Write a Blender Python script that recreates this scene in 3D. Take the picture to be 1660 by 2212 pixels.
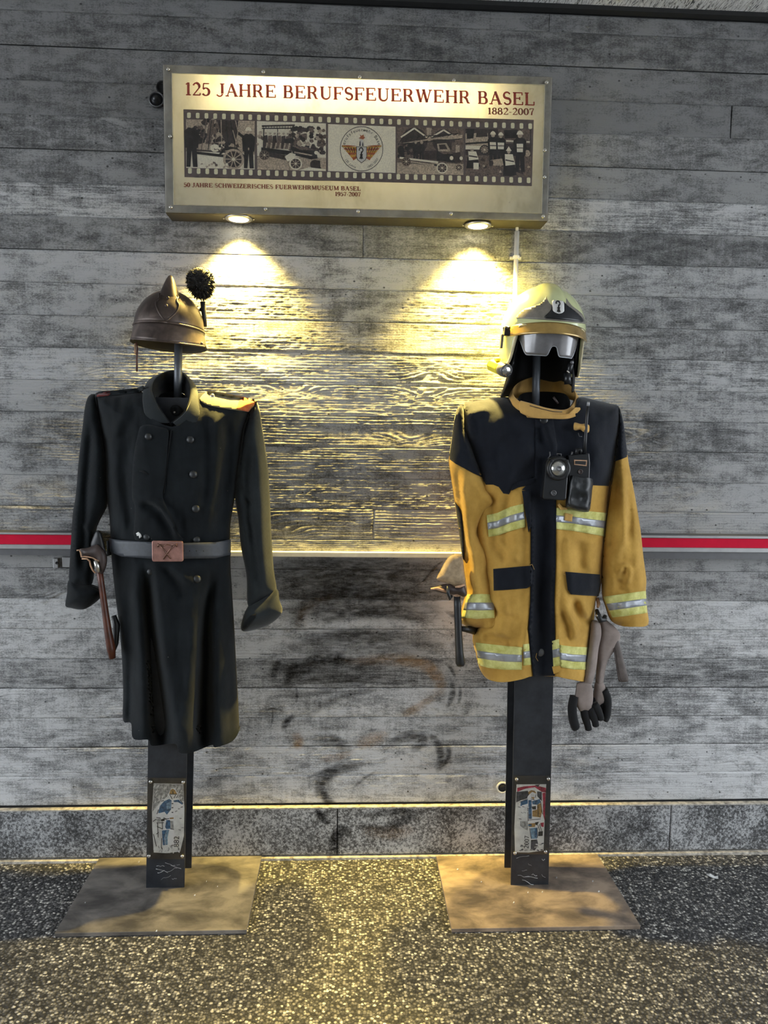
import bpy, bmesh, math, random
import numpy as np
from mathutils import Vector, Matrix, noise as mnoise
from mathutils.geometry import delaunay_2d_cdt

for o in list(bpy.data.objects):
    bpy.data.objects.remove(o, do_unlink=True)
SC = bpy.context.scene
COL = SC.collection
R = random.Random(7)

# ------------------------------------------------------------------ camera
FPX = 1640.0                      # focal length in pixels of the 1660 x 2212 frame
YAW, PITCH, ROLL = 0.04938, 0.09357, 0.01423
CAMD, CAMH = 2.5923, 1.4765       # distance to the concrete wall (y = 0), lens height
_f = Vector((math.sin(YAW)*math.cos(PITCH), math.cos(YAW)*math.cos(PITCH), -math.sin(PITCH)))
_r = Vector((math.cos(YAW), -math.sin(YAW), 0.0))
_u = _r.cross(_f)
_c, _s = math.cos(ROLL), math.sin(ROLL)
_r, _u = _r*_c + _u*_s, _u*_c - _r*_s
CAM = Vector((0, -CAMD, CAMH))
cd = bpy.data.cameras.new('camera')
cam = bpy.data.objects.new('camera', cd)
COL.objects.link(cam)
cam.matrix_world = Matrix(((_r.x, _u.x, -_f.x, CAM.x), (_r.y, _u.y, -_f.y, CAM.y), (_r.z, _u.z, -_f.z, CAM.z), (0, 0, 0, 1)))
cd.sensor_fit = 'VERTICAL'
cd.sensor_height = 24.0
cd.lens = FPX/2212*24.0
cd.clip_start = 0.05
SC.camera = cam

# ------------------------------------------------------------------ light
world = bpy.data.worlds.new('daylight')
SC.world = world
world.use_nodes = True
bg = world.node_tree.nodes['Background']
bg.inputs[0].default_value = (0.86, 0.93, 1.0, 1)
bg.inputs[1].default_value = 5.4
SC.view_settings.view_transform = 'Standard'
SC.view_settings.look = 'None'
SC.view_settings.gamma = 1.0
SC.view_settings.use_curve_mapping = False
SC.view_settings.exposure = 0.0
LAMP_W = 5.0
BEAM_W = 320.0
LAMP_COL = (1.0, 0.735, 0.19)

# ------------------------------------------------------------------ helpers
def ray(px, py):
    return _r*((px-830)/FPX) - _u*((py-1106)/FPX) + _f
def P(px, py, y):
    """photo pixel -> point on the vertical plane at depth y (wall is y = 0)"""
    d = ray(px, py)
    return CAM + d*((y+CAMD)/d.y)
def G(px, py, z=0.0):
    d = ray(px, py)
    return CAM + d*((z-CAMH)/d.z)

def wpos(o):
    v = Vector((0, 0, 0))
    while o is not None:
        v += o.location
        o = o.parent
    return v
def tag(o, label=None, cat=None, group=None, kind=None):
    if label: o['label'] = label
    if cat: o['category'] = cat
    if group: o['group'] = group
    if kind: o['kind'] = kind
    return o
def thing(name, loc, label, cat, group=None):
    o = bpy.data.objects.new(name, None)
    COL.objects.link(o)
    o.location = loc
    o.empty_display_size = 0.05
    return tag(o, label, cat, group)
def mk(name, verts, faces, mat, parent=None, smooth=True, solid=0.0, bevel=0.0, label=None, mats=None, fmat=None, sub=0):
    """one mesh object from world-space vertices"""
    off = wpos(parent) if parent else Vector((0, 0, 0))
    me = bpy.data.meshes.new(name)
    me.from_pydata([(v[0]-off.x, v[1]-off.y, v[2]-off.z) for v in verts], [], faces)
    for m in (mats or [mat]):
        me.materials.append(m)
    if fmat is not None:
        me.polygons.foreach_set('material_index', fmat)
    if smooth:
        me.polygons.foreach_set('use_smooth', [True]*len(me.polygons))
    me.update()
    o = bpy.data.objects.new(name, me)
    COL.objects.link(o)
    if parent: o.parent = parent
    if solid:
        m = o.modifiers.new('thick', 'SOLIDIFY'); m.thickness = solid; m.offset = 0
    if bevel:
        m = o.modifiers.new('bevel', 'BEVEL'); m.width = bevel; m.segments = 2; m.limit_method = 'ANGLE'
    if sub:
        m = o.modifiers.new('sub', 'SUBSURF'); m.levels = sub; m.render_levels = sub
    if label: o['label'] = label
    return o
def inst(src, delta, parent=None):
    """a copy that shares the mesh, moved by delta"""
    c = src.copy()
    COL.objects.link(c)
    c.parent = parent if parent is not None else src.parent
    c.location = src.location + Vector(delta)
    return c

class MB:
    """collects simple solids into one mesh"""
    def __init__(s):
        s.v = []; s.f = []
    def add(s, vs, fs):
        n = len(s.v)
        s.v += [tuple(v) for v in vs]
        s.f += [tuple(i+n for i in f) for f in fs]
        return s
    def box(s, c, h, M=None):
        c = Vector(c)
        vs = []
        for sx in (-1, 1):
            for sy in (-1, 1):
                for sz in (-1, 1):
                    d = Vector((sx*h[0], sy*h[1], sz*h[2]))
                    if M is not None: d = M @ d
                    vs.append(c+d)
        return s.add(vs, [(0, 1, 3, 2), (4, 6, 7, 5), (0, 4, 5, 1), (2, 3, 7, 6), (0, 2, 6, 4), (1, 5, 7, 3)])
    def tube(s, pts, rad, n=10, caps=True, squash=None):
        pts = [Vector(p) for p in pts]
        if not hasattr(rad, '__len__'): rad = [rad]*len(pts)
        vs = []; fs = []
        prev = None
        for i, p in enumerate(pts):
            t = (pts[min(i+1, len(pts)-1)] - pts[max(i-1, 0)]).normalized()
            if prev is None:
                a = Vector((0, 0, 1)) if abs(t.z) < 0.9 else Vector((1, 0, 0))
                b = t.cross(a).normalized()
            else:
                b = (prev - t*prev.dot(t)).normalized()
            prev = b
            c = t.cross(b)
            for k in range(n):
                a = 2*math.pi*k/n
                d = b*math.cos(a)*rad[i] + c*math.sin(a)*rad[i]
                if squash: d = Vector((d.x*squash[0], d.y*squash[1], d.z*squash[2]))
                vs.append(p+d)
        for i in range(len(pts)-1):
            for k in range(n):
                k2 = (k+1) % n
                fs.append((i*n+k, i*n+k2, (i+1)*n+k2, (i+1)*n+k))
        if caps:
            fs.append(tuple(range(n-1, -1, -1)))
            fs.append(tuple((len(pts)-1)*n+k for k in range(n)))
        return s.add(vs, fs)
    def disc(s, c, axis, prof, n=20):
        """lathe: prof = [(radius, height along axis)]"""
        c = Vector(c); ax = Vector(axis).normalized()
        a = Vector((0, 0, 1)) if abs(ax.z) < 0.9 else Vector((1, 0, 0))
        b = ax.cross(a).normalized(); d = ax.cross(b)
        vs = []; fs = []
        for r_, h_ in prof:
            for k in range(n):
                t = 2*math.pi*k/n
                vs.append(c + ax*h_ + (b*math.cos(t)+d*math.sin(t))*r_)
        for i in range(len(prof)-1):
            for k in range(n):
                k2 = (k+1) % n
                fs.append((i*n+k, i*n+k2, (i+1)*n+k2, (i+1)*n+k))
        fs.append(tuple(range(n-1, -1, -1)))
        fs.append(tuple((len(prof)-1)*n+k for k in range(n)))
        return s.add(vs, fs)
    def build(s, name, mat, parent=None, **k):
        return mk(name, s.v, s.f, mat, parent, **k)

# ------------------------------------------------------------------ materials
def nmat(name):
    m = bpy.data.materials.new(name)
    m.use_nodes = True
    nt = m.node_tree
    b = nt.nodes['Principled BSDF']
    return m, nt, b
def N(nt, typ, **kw):
    n = nt.nodes.new(typ)
    for k, v in kw.items():
        if k.startswith('_'): setattr(n, k[1:], v)
        else:
            key = k.replace('__', ' ')
            n.inputs[key].default_value = v
    return n
def ramp(nt, src, stops, interp='LINEAR'):
    r = nt.nodes.new('ShaderNodeValToRGB')
    r.color_ramp.interpolation = interp
    el = r.color_ramp.elements
    while len(el) < len(stops): el.new(0.5)
    for e, (p, c) in zip(el, stops):
        e.position = p
        e.color = (c, c, c, 1) if not hasattr(c, '__len__') else (*c, 1)
    nt.links.new(src, r.inputs[0])
    return r
def coords(nt, scale=(1, 1, 1), kind='Object'):
    tc = nt.nodes.new('ShaderNodeTexCoord')
    mp = nt.nodes.new('ShaderNodeMapping')
    mp.inputs['Scale'].default_value = scale
    nt.links.new(tc.outputs[kind], mp.inputs[0])
    return mp.outputs[0]
def noise(nt, co, scale, detail=4, rough=0.6, dist=0.0):
    n = N(nt, 'ShaderNodeTexNoise', Scale=scale, Detail=detail, Roughness=rough, Distortion=dist)
    nt.links.new(co, n.inputs['Vector'])
    return n.outputs['Fac']
def mixc(nt, fac, a, b, mode='MIX'):
    n = nt.nodes.new('ShaderNodeMix'); n.data_type = 'RGBA'; n.blend_type = mode
    L = nt.links
    if hasattr(fac, 'node') : L.new(fac, n.inputs[0])
    else: n.inputs[0].default_value = fac
    for v, i in ((a, 6), (b, 7)):
        if hasattr(v, 'node'): L.new(v, n.inputs[i])
        else: n.inputs[i].default_value = (*v, 1) if len(v) == 3 else v
    return n.outputs[2]
def mathn(nt, op, a, b=None):
    n = nt.nodes.new('ShaderNodeMath'); n.operation = op
    for v, i in ((a, 0), (b, 1)):
        if v is None: continue
        if hasattr(v, 'node'): nt.links.new(v, n.inputs[i])
        else: n.inputs[i].default_value = v
    return n.outputs[0]
def bump(nt, b, h, strength=0.5, dist=0.002):
    n = N(nt, 'ShaderNodeBump', Strength=strength, Distance=dist)
    nt.links.new(h, n.inputs['Height'])
    nt.links.new(n.outputs[0], b.inputs['Normal'])
    return n
def plain(name, col, rough=0.6, metal=0.0, var=0.12, scale=40, bumpd=0.0, spec=0.5, coat=0.0, sheen=0.0):
    """procedural: colour with fine noise variation"""
    m, nt, b = nmat(name)
    co = coords(nt)
    f = noise(nt, co, scale, 5)
    lo = tuple(max(0, c*(1-var*1.6)) for c in col); hi = tuple(min(1, c*(1+var*1.6)) for c in col)
    r_ = ramp(nt, f, [(0.3, lo), (0.7, hi)])
    nt.links.new(r_.outputs[0], b.inputs['Base Color'])
    b.inputs['Roughness'].default_value = rough
    b.inputs['Metallic'].default_value = metal
    b.inputs['Specular IOR Level'].default_value = spec
    if coat: b.inputs['Coat Weight'].default_value = coat; b.inputs['Coat Roughness'].default_value = 0.08
    if sheen: b.inputs['Sheen Weight'].default_value = sheen; b.inputs['Sheen Roughness'].default_value = 0.5
    if bumpd: bump(nt, b, f, 0.6, bumpd)
    return m
def cloth(name, col, rough=0.9, var=0.15, weave=900, bumpd=0.0006, sheen=0.25, big=9, lint=0.0, tint=None):
    m, nt, b = nmat(name)
    co = coords(nt)
    f = noise(nt, co, big, 6, 0.65)
    lo = tuple(c*(1-var) for c in col); hi = tuple(min(1, c*(1+var*1.3)) for c in col)
    r_ = ramp(nt, f, [(0.32, lo), (0.68, tint or hi)])
    out = r_.outputs[0]
    if lint:
        v = N(nt, 'ShaderNodeTexVoronoi', Scale=26.0); v.feature = 'F1'
        nt.links.new(co, v.inputs['Vector'])
        k = ramp(nt, v.outputs['Distance'], [(0.0, 1.0), (0.03, 1.0), (0.045, 0.0)])
        out = mixc(nt, mathn(nt, 'MULTIPLY', k.outputs[0], lint), out, (0.35, 0.34, 0.32))
    nt.links.new(out, b.inputs['Base Color'])
    b.inputs['Roughness'].default_value = rough
    b.inputs['Specular IOR Level'].default_value = 0.2
    b.inputs['Sheen Weight'].default_value = sheen
    b.inputs['Sheen Roughness'].default_value = 0.45
    g = noise(nt, co, weave, 2)
    h = mathn(nt, 'ADD', mathn(nt, 'MULTIPLY', g, 0.6), mathn(nt, 'MULTIPLY', noise(nt, co, weave*0.12, 3), 1.2))
    bump(nt, b, h, 0.7, bumpd)
    return m

M = {}
def concrete(name, lo, hi, streak=1.0, tint=(1.0, 1.0, 1.0)):
    m, nt, b = nmat(name)
    co = coords(nt)
    oi = nt.nodes.new('ShaderNodeObjectInfo')
    # shift every board's pattern
    mp = N(nt, 'ShaderNodeVectorMath'); mp.operation = 'ADD'
    cx = nt.nodes.new('ShaderNodeCombineXYZ')
    nt.links.new(mathn(nt, 'MULTIPLY', oi.outputs['Random'], 37.0), cx.inputs[0])
    nt.links.new(co, mp.inputs[0]); nt.links.new(cx.outputs[0], mp.inputs[1])
    c2 = mp.outputs[0]
    def sc(s):
        n = nt.nodes.new('ShaderNodeMapping'); n.inputs['Scale'].default_value = s
        nt.links.new(c2, n.inputs[0]); return n.outputs[0]
    patch = noise(nt, sc((9, 9, 24)), 1.0, 7, 0.68, 0.4)
    grain = noise(nt, sc((7, 7, 240)), 1.0, 5, 0.7, 0.6)
    drip = noise(nt, sc((60, 60, 5)), 1.0, 4, 0.7)
    fine = noise(nt, sc((150, 150, 230)), 1.0, 4, 0.8)
    wide = noise(nt, coords(nt, (1.6, 1.6, 2.2)), 1.0, 3, 0.6)
    v = mathn(nt, 'MULTIPLY', patch, 1.25)
    v = mathn(nt, 'ADD', v, mathn(nt, 'MULTIPLY', mathn(nt, 'ADD', mathn(nt, 'MULTIPLY', mathn(nt, 'SUBTRACT', grain, 0.5), streak), 0.5), 0.42))
    v = mathn(nt, 'ADD', v, mathn(nt, 'MULTIPLY', drip, 0.35))
    v = mathn(nt, 'ADD', v, mathn(nt, 'MULTIPLY', fine, 0.95))
    v = mathn(nt, 'ADD', v, mathn(nt, 'MULTIPLY', oi.outputs['Random'], 0.14))
    v = mathn(nt, 'ADD', v, mathn(nt, 'MULTIPLY', wide, 0.7))
    v = mathn(nt, 'MULTIPLY', v, 0.2745)
    L_ = tuple(lo*t for t in tint); H_ = tuple(hi*t for t in tint); Mi = tuple((lo*0.70+hi*0.30)*t for t in tint)
    r_ = ramp(nt, v, [(0.418, L_), (0.482, Mi), (0.558, H_)])
    out = r_.outputs[0]
    vo = N(nt, 'ShaderNodeTexVoronoi', Scale=17.0); nt.links.new(sc((1, 1, 1.3)), vo.inputs['Vector'])
    pit = ramp(nt, vo.outputs['Distance'], [(0.0, 1.0), (0.045, 1.0), (0.075, 0.0)])
    out = mixc(nt, mathn(nt, 'MULTIPLY', pit.outputs[0], 0.85), out, (0.02, 0.02, 0.02))
    nt.links.new(out, b.inputs['Base Color'])
    b.inputs['Roughness'].default_value = 0.62
    b.inputs['Specular IOR Level'].default_value = 0.45
    h = mathn(nt, 'ADD', mathn(nt, 'MULTIPLY', grain, 0.8), mathn(nt, 'MULTIPLY', fine, 0.7))
    h = mathn(nt, 'SUBTRACT', h, mathn(nt, 'MULTIPLY', pit.outputs[0], 0.8))
    bump(nt, b, h, 1.0, 0.0026)
    return m
def asphalt():
    m, nt, b = nmat('exposed_aggregate')
    co = coords(nt)
    v = N(nt, 'ShaderNodeTexVoronoi', Scale=128.0); nt.links.new(co, v.inputs['Vector'])
    sep = nt.nodes.new('ShaderNodeSeparateColor'); nt.links.new(v.outputs['Color'], sep.inputs[0])
    tone = mathn(nt, 'ADD', mathn(nt, 'MULTIPLY', sep.outputs[0], 0.8), mathn(nt, 'MULTIPLY', noise(nt, co, 5, 4), 0.3))
    r_ = ramp(nt, tone, [(0.1, (0.022, 0.022, 0.024)), (0.5, (0.085, 0.083, 0.082)), (0.8, (0.25, 0.24, 0.225)), (0.98, (0.80, 0.77, 0.70))])
    dk = ramp(nt, v.outputs['Distance'], [(0.35, 0.0), (0.72, 1.0)])
    out = mixc(nt, mathn(nt, 'MULTIPLY', dk.outputs[0], 0.85), r_.outputs[0], (0.02, 0.02, 0.02))
    nt.links.new(out, b.inputs['Base Color'])
    b.inputs['Roughness'].default_value = 0.78
    b.inputs['Specular IOR Level'].default_value = 0.3
    h = mathn(nt, 'SUBTRACT', mathn(nt, 'MULTIPLY', sep.outputs[1], 0.6), v.outputs['Distance'])
    bump(nt, b, h, 1.0, 0.004)
    return m
def speckle_stone():
    m, nt, b = nmat('granite_plinth')
    co = coords(nt)
    f = noise(nt, co, 120, 4, 0.8); g = noise(nt, co, 7, 5, 0.6)
    v = mathn(nt, 'ADD', mathn(nt, 'MULTIPLY', f, 0.7), mathn(nt, 'MULTIPLY', g, 0.35))
    r_ = ramp(nt, v, [(0.41, 0.025), (0.5, 0.12), (0.60, 0.5)])
    nt.links.new(r_.outputs[0], b.inputs['Base Color'])
    b.inputs['Roughness'].default_value = 0.7
    bump(nt, b, f, 0.8, 0.002)
    return m
def rust_plate(name, a, bcol):
    m, nt, b = nmat(name)
    co = coords(nt)
    f = noise(nt, coords(nt, (1, 1.7, 1)), 7, 6, 0.6, 0.3)
    r_ = ramp(nt, f, [(0.36, a), (0.5, tuple((x+y)/2 for x, y in zip(a, bcol))), (0.62, bcol)])
    sp = noise(nt, co, 420, 2)
    k = ramp(nt, sp, [(0.70, 0.0), (0.78, 1.0)])
    nt.links.new(mixc(nt, mathn(nt, 'MULTIPLY', k.outputs[0], 0.4), r_.outputs[0], (0.5, 0.46, 0.4)), b.inputs['Base Color'])
    b.inputs['Metallic'].default_value = 0.25
    rr = ramp(nt, f, [(0.3, 0.5), (0.7, 0.62)])
    nt.links.new(rr.outputs[0], b.inputs['Roughness'])
    bump(nt, b, f, 0.2, 0.001)
    return m
def brass():
    m, nt, b = nmat('aged_brown_brass')
    co = coords(nt)
    f = noise(nt, co, 16, 6, 0.6, 0.5)
    r_ = ramp(nt, f, [(0.35, (0.048, 0.035, 0.030)), (0.55, (0.092, 0.068, 0.058)), (0.7, (0.155, 0.118, 0.10))])
    nt.links.new(r_.outputs[0], b.inputs['Base Color'])
    b.inputs['Metallic'].default_value = 0.55
    rr = ramp(nt, f, [(0.3, 0.36), (0.7, 0.5)])
    nt.links.new(rr.outputs[0], b.inputs['Roughness'])
    bump(nt, b, noise(nt, co, 60, 3), 0.25, 0.0006)
    return m
def scratched_black():
    m, nt, b = nmat('black_painted_steel')
    co = coords(nt, (1, 1, 1))
    f = noise(nt, co, 12, 6, 0.7)
    r_ = ramp(nt, f, [(0.35, (0.012, 0.014, 0.018)), (0.65, (0.03, 0.034, 0.042))])
    nt.links.new(r_.outputs[0], b.inputs['Base Color'])
    b.inputs['Roughness'].default_value = 0.42
    bump(nt, b, noise(nt, co, 300, 2), 0.15, 0.0004)
    return m
def glass(name, col=(1, 1, 1), rough=0.03, alpha=0.12):
    """clear acrylic: mostly see-through with a glossy sheen"""
    m = bpy.data.materials.new(name); m.use_nodes = True
    nt = m.node_tree; nt.nodes.clear()
    out = nt.nodes.new('ShaderNodeOutputMaterial')
    tr = N(nt, 'ShaderNodeBsdfTransparent'); tr.inputs[0].default_value = (*col, 1)
    gl = N(nt, 'ShaderNodeBsdfGlossy', Roughness=rough)
    mix = nt.nodes.new('ShaderNodeMixShader')
    lw = N(nt, 'ShaderNodeLayerWeight', Blend=0.25)
    sm = noise(nt, coords(nt), 30, 4)
    fac = mathn(nt, 'ADD', mathn(nt, 'MULTIPLY', lw.outputs['Fresnel'], 0.6), mathn(nt, 'MULTIPLY', sm, alpha))
    nt.links.new(fac, mix.inputs[0]); nt.links.new(tr.outputs[0], mix.inputs[1]); nt.links.new(gl.outputs[0], mix.inputs[2])
    nt.links.new(mix.outputs[0], out.inputs[0])
    return m
def emit(name, col, s):
    m = bpy.data.materials.new(name); m.use_nodes = True
    nt = m.node_tree; nt.nodes.clear()
    out = nt.nodes.new('ShaderNodeOutputMaterial')
    e = N(nt, 'ShaderNodeEmission', Strength=s); e.inputs[0].default_value = (*col, 1)
    nt.links.new(e.outputs[0], out.inputs[0])
    return m
def smudge(name, col, op):
    """brushed stain and painted shade: ragged see-through layer, faded by a vertex attribute"""
    m = bpy.data.materials.new(name); m.use_nodes = True
    nt = m.node_tree; nt.nodes.clear()
    out = nt.nodes.new('ShaderNodeOutputMaterial')
    tr = N(nt, 'ShaderNodeBsdfTransparent')
    df = N(nt, 'ShaderNodeBsdfDiffuse'); df.inputs[0].default_value = (*col, 1)
    at = nt.nodes.new('ShaderNodeAttribute'); at.attribute_name = 'fade'
    f = ramp(nt, noise(nt, coords(nt, (14, 14, 60)), 1.5, 6, 0.75), [(0.38, 0.25), (0.6, 1.0)])
    mix = nt.nodes.new('ShaderNodeMixShader')
    nt.links.new(mathn(nt, 'MULTIPLY', mathn(nt, 'MULTIPLY', at.outputs['Fac'], f.outputs[0]), op), mix.inputs[0])
    nt.links.new(tr.outputs[0], mix.inputs[1]); nt.links.new(df.outputs[0], mix.inputs[2])
    nt.links.new(mix.outputs[0], out.inputs[0])
    return m

M['conc_hi'] = concrete('board_marked_concrete_smooth_shaded', 0.025, 0.205, 0.5)  # smooth top boards; the shade high on the wall is put into the colour
M['conc_hi2'] = concrete('board_marked_concrete_upper_shaded', 0.032, 0.29, 0.8)  # next rows down, part of that shade kept in the tone
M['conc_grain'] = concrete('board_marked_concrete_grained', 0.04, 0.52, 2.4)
M['conc_lo'] = concrete('board_marked_concrete_rough_lit', 0.07, 0.66, 1.0)  # rough low boards, paler since the low daylight is painted in
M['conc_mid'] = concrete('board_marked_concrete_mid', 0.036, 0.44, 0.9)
M['asphalt'] = asphalt()
M['granite'] = speckle_stone()
M['mortar'] = plain('pale_mortar_strip', (0.42, 0.39, 0.34), 0.8, var=0.4, scale=60, bumpd=0.003)
M['dark_gap'] = plain('dark_joint', (0.012, 0.012, 0.012), 0.9)
M['alu'] = plain('anodised_aluminium', (0.36, 0.36, 0.36), 0.42, 0.6, var=0.06, scale=25)
M['alu_dark'] = plain('grey_aluminium_flank', (0.13, 0.13, 0.135), 0.45, 0.5, var=0.06)
M['red'] = plain('red_rail_insert', (0.66, 0.010, 0.045), 0.75, var=0.03, spec=0.15)
M['white_pipe'] = plain('white_conduit_plastic', (0.62, 0.61, 0.58), 0.45, var=0.05)
M['black_steel'] = scratched_black()
M['steel'] = plain('bright_screw_steel', (0.6, 0.58, 0.54), 0.3, 0.9, var=0.1)
M['grey_rod'] = plain('grey_painted_tube', (0.105, 0.115, 0.13), 0.4, 0.3, var=0.08)
M['plate_l'] = rust_plate('worn_steel_plate', (0.075, 0.068, 0.064), (0.26, 0.235, 0.21))
M['plate_r'] = rust_plate('rusty_steel_plate', (0.12, 0.095, 0.078), (0.42, 0.32, 0.235))
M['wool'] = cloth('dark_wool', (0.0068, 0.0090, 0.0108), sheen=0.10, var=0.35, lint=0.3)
M['wool_lit'] = cloth('lamplit_grey_green_wool', (0.020, 0.024, 0.026), sheen=0.2, var=0.25)  # paler copy of the coat wool, lamp light put into the colour
M['wool_in'] = cloth('dark_lining', (0.008, 0.009, 0.010), sheen=0.1)
M['epaulet'] = cloth('tan_epaulet_cloth', (0.20, 0.17, 0.085), sheen=0.3)
M['braid'] = cloth('orange_braid', (0.55, 0.22, 0.03), weave=400, bumpd=0.002, tint=(0.45, 0.05, 0.03), big=120)
M['braid_red'] = cloth('red_braid', (0.14, 0.022, 0.02), weave=400)
M['pewter'] = plain('dull_pewter_button', (0.05, 0.053, 0.055), 0.45, 0.6, var=0.15, scale=120)
M['belt'] = plain('grey_black_leather', (0.045, 0.05, 0.06), 0.5, var=0.12, scale=70, bumpd=0.0006)
M['copper'] = plain('pink_copper_buckle', (0.42, 0.22, 0.18), 0.38, 0.6, var=0.2, scale=30)
M['copper_dk'] = plain('dark_copper_relief', (0.20, 0.11, 0.08), 0.4, 0.7)
M['brass'] = brass()
M['brass_in'] = plain('helmet_inside', (0.03, 0.025, 0.018), 0.8)
M['fur'] = plain('black_wool_pompom', (0.012, 0.011, 0.010), 0.9, var=0.4, sheen=0.15)
M['strap_red'] = plain('red_brown_strap', (0.09, 0.03, 0.022), 0.6)
M['leather_br'] = plain('dark_brown_leather', (0.055, 0.038, 0.034), 0.48, var=0.25, scale=50, bumpd=0.001)
M['leather_edge'] = plain('raw_leather_edge', (0.5, 0.30, 0.18), 0.7, var=0.25)
M['wood_red'] = plain('red_brown_ash_handle', (0.085, 0.024, 0.011), 0.4, var=0.35, scale=18)
M['leather_tan'] = plain('tan_suede_cover', (0.34, 0.25, 0.15), 0.85, var=0.2, scale=60, bumpd=0.001)
M['rubber'] = plain('black_rubber', (0.012, 0.0125, 0.014), 0.45, var=0.15)
M['blk_plastic'] = plain('black_plastic', (0.011, 0.012, 0.014), 0.32, var=0.1)
M['blk_leather'] = plain('black_leather_pouch', (0.018, 0.02, 0.022), 0.42, var=0.3, scale=60, bumpd=0.0015)
M['yellow'] = cloth('golden_yellow_aramid', (0.50, 0.285, 0.055), sheen=0.15, var=0.2, weave=1100, tint=(0.62, 0.37, 0.085))
M['navy'] = cloth('black_navy_aramid', (0.0085, 0.0105, 0.016), sheen=0.16, var=0.25)
M['lime'] = cloth('lime_fluorescent_tape', (0.60, 0.57, 0.14), sheen=0.1, var=0.25, big=28, tint=(0.75, 0.74, 0.30))
M['reflex'] = plain('grey_reflective_tape', (0.34, 0.355, 0.385), 0.35, 0.3, var=0.14, scale=30)
M['collar'] = cloth('tan_yellow_collar_cloth', (0.55, 0.33, 0.10), sheen=0.15, var=0.2)
M['shell'] = plain('pale_lime_helmet_lacquer', (0.60, 0.64, 0.34), 0.16, var=0.05, scale=5, coat=0.6)
M['shell_rim'] = plain('cream_edge_trim', (0.58, 0.52, 0.33), 0.5)
M['brow'] = plain('grey_brow_plate', (0.19, 0.175, 0.15), 0.35, var=0.2)
M['badge_w'] = plain('white_enamel', (0.75, 0.75, 0.73), 0.3, var=0.03)
M['ink'] = plain('black_ink', (0.012, 0.012, 0.012), 0.5)
M['gold_visor'] = plain('gold_coated_visor', (0.42, 0.28, 0.09), 0.22, 0.5, var=0.2, scale=14, coat=0.5)
M['lens_grey'] = plain('smoked_goggle_lens', (0.19, 0.185, 0.19), 0.16, 0.25, var=0.25, scale=9, coat=0.6)
M['liner'] = plain('black_helmet_liner', (0.006, 0.006, 0.007), 0.8)
M['torch_y'] = plain('bright_yellow_torch', (0.62, 0.58, 0.02), 0.4, var=0.05)
M['lamp_glass'] = plain('torch_reflector', (0.6, 0.6, 0.58), 0.15, 0.85, var=0.2, scale=200)
M['glove'] = cloth('grey_brown_glove_leather', (0.25, 0.205, 0.185), sheen=0.15, var=0.25, weave=500)
M['strap_br'] = plain('brown_grey_strap', (0.10, 0.08, 0.072), 0.6, var=0.2)
M['glove_blk'] = cloth('black_glove_leather', (0.012, 0.012, 0.013), sheen=0.15)
M['white_bit'] = plain('white_scrap', (0.7, 0.7, 0.68), 0.7)
M['acrylic'] = glass('clear_acrylic', alpha=0.05)
M['woodwool'] = None

# ------------------------------------------------------------------ the setting
def vnoise(x, y, seed=0):
    xi = np.floor(x).astype(np.int64); yi = np.floor(y).astype(np.int64)
    xf = x-xi; yf = y-yi
    def h(a, b):
        n = (a*374761393 + b*668265263 + seed*1442695041) & 0x7fffffff
        n = ((n ^ (n >> 13))*1274126177) & 0x7fffffff
        n = ((n ^ (n >> 15))*2246822519) & 0x7fffffff
        return ((n ^ (n >> 14)) & 0xffff)/65535.0
    u = xf*xf*(3-2*xf); v = yf*yf*(3-2*yf)
    return (h(xi, yi)*(1-u)+h(xi+1, yi)*u)*(1-v) + (h(xi, yi+1)*(1-u)+h(xi+1, yi+1)*u)*v
def fbm(x, y, seed, octv=4, gain=0.55):
    a = 1.0; s = 0.0; t = 0.0
    for k in range(octv):
        s = s + a*vnoise(x*2**k+13.7*k, y*2**k+7.1*k, seed+k); t += a; a *= gain
    return s/t
def grid_mesh(name, X, Y, Z, mat, parent):
    nz, nx = X.shape
    me = bpy.data.meshes.new(name)
    nv = nz*nx
    me.vertices.add(nv)
    me.vertices.foreach_set('co', np.stack([X, Y, Z], -1).astype(np.float32).ravel())
    i = np.arange(nv).reshape(nz, nx)
    q = np.stack([i[:-1, :-1], i[:-1, 1:], i[1:, 1:], i[1:, :-1]], -1).reshape(-1, 4)
    nf = len(q)
    me.loops.add(nf*4)
    me.loops.foreach_set('vertex_index', q.astype(np.int32).ravel())
    me.polygons.add(nf)
    me.polygons.foreach_set('loop_start', np.arange(0, nf*4, 4, dtype=np.int32))
    me.polygons.foreach_set('use_smooth', np.ones(nf, dtype=bool))
    me.materials.append(mat)
    me.update(calc_edges=True)
    o = bpy.data.objects.new(name, me)
    COL.objects.link(o)
    o.parent = parent
    return o

Z_TOP, Z_BOT = 2.872, 0.192
CEIL_Z = 2.888
WX0, WX1 = -4.0, 4.2
wall = MB().box(((WX0+WX1)/2, 0.108, 1.5), ((WX1-WX0)/2, 0.1, 1.56)).build('wall_back', M['dark_gap'], smooth=False)
tag(wall, 'board-marked grey concrete wall behind both stands', kind='structure')

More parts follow.
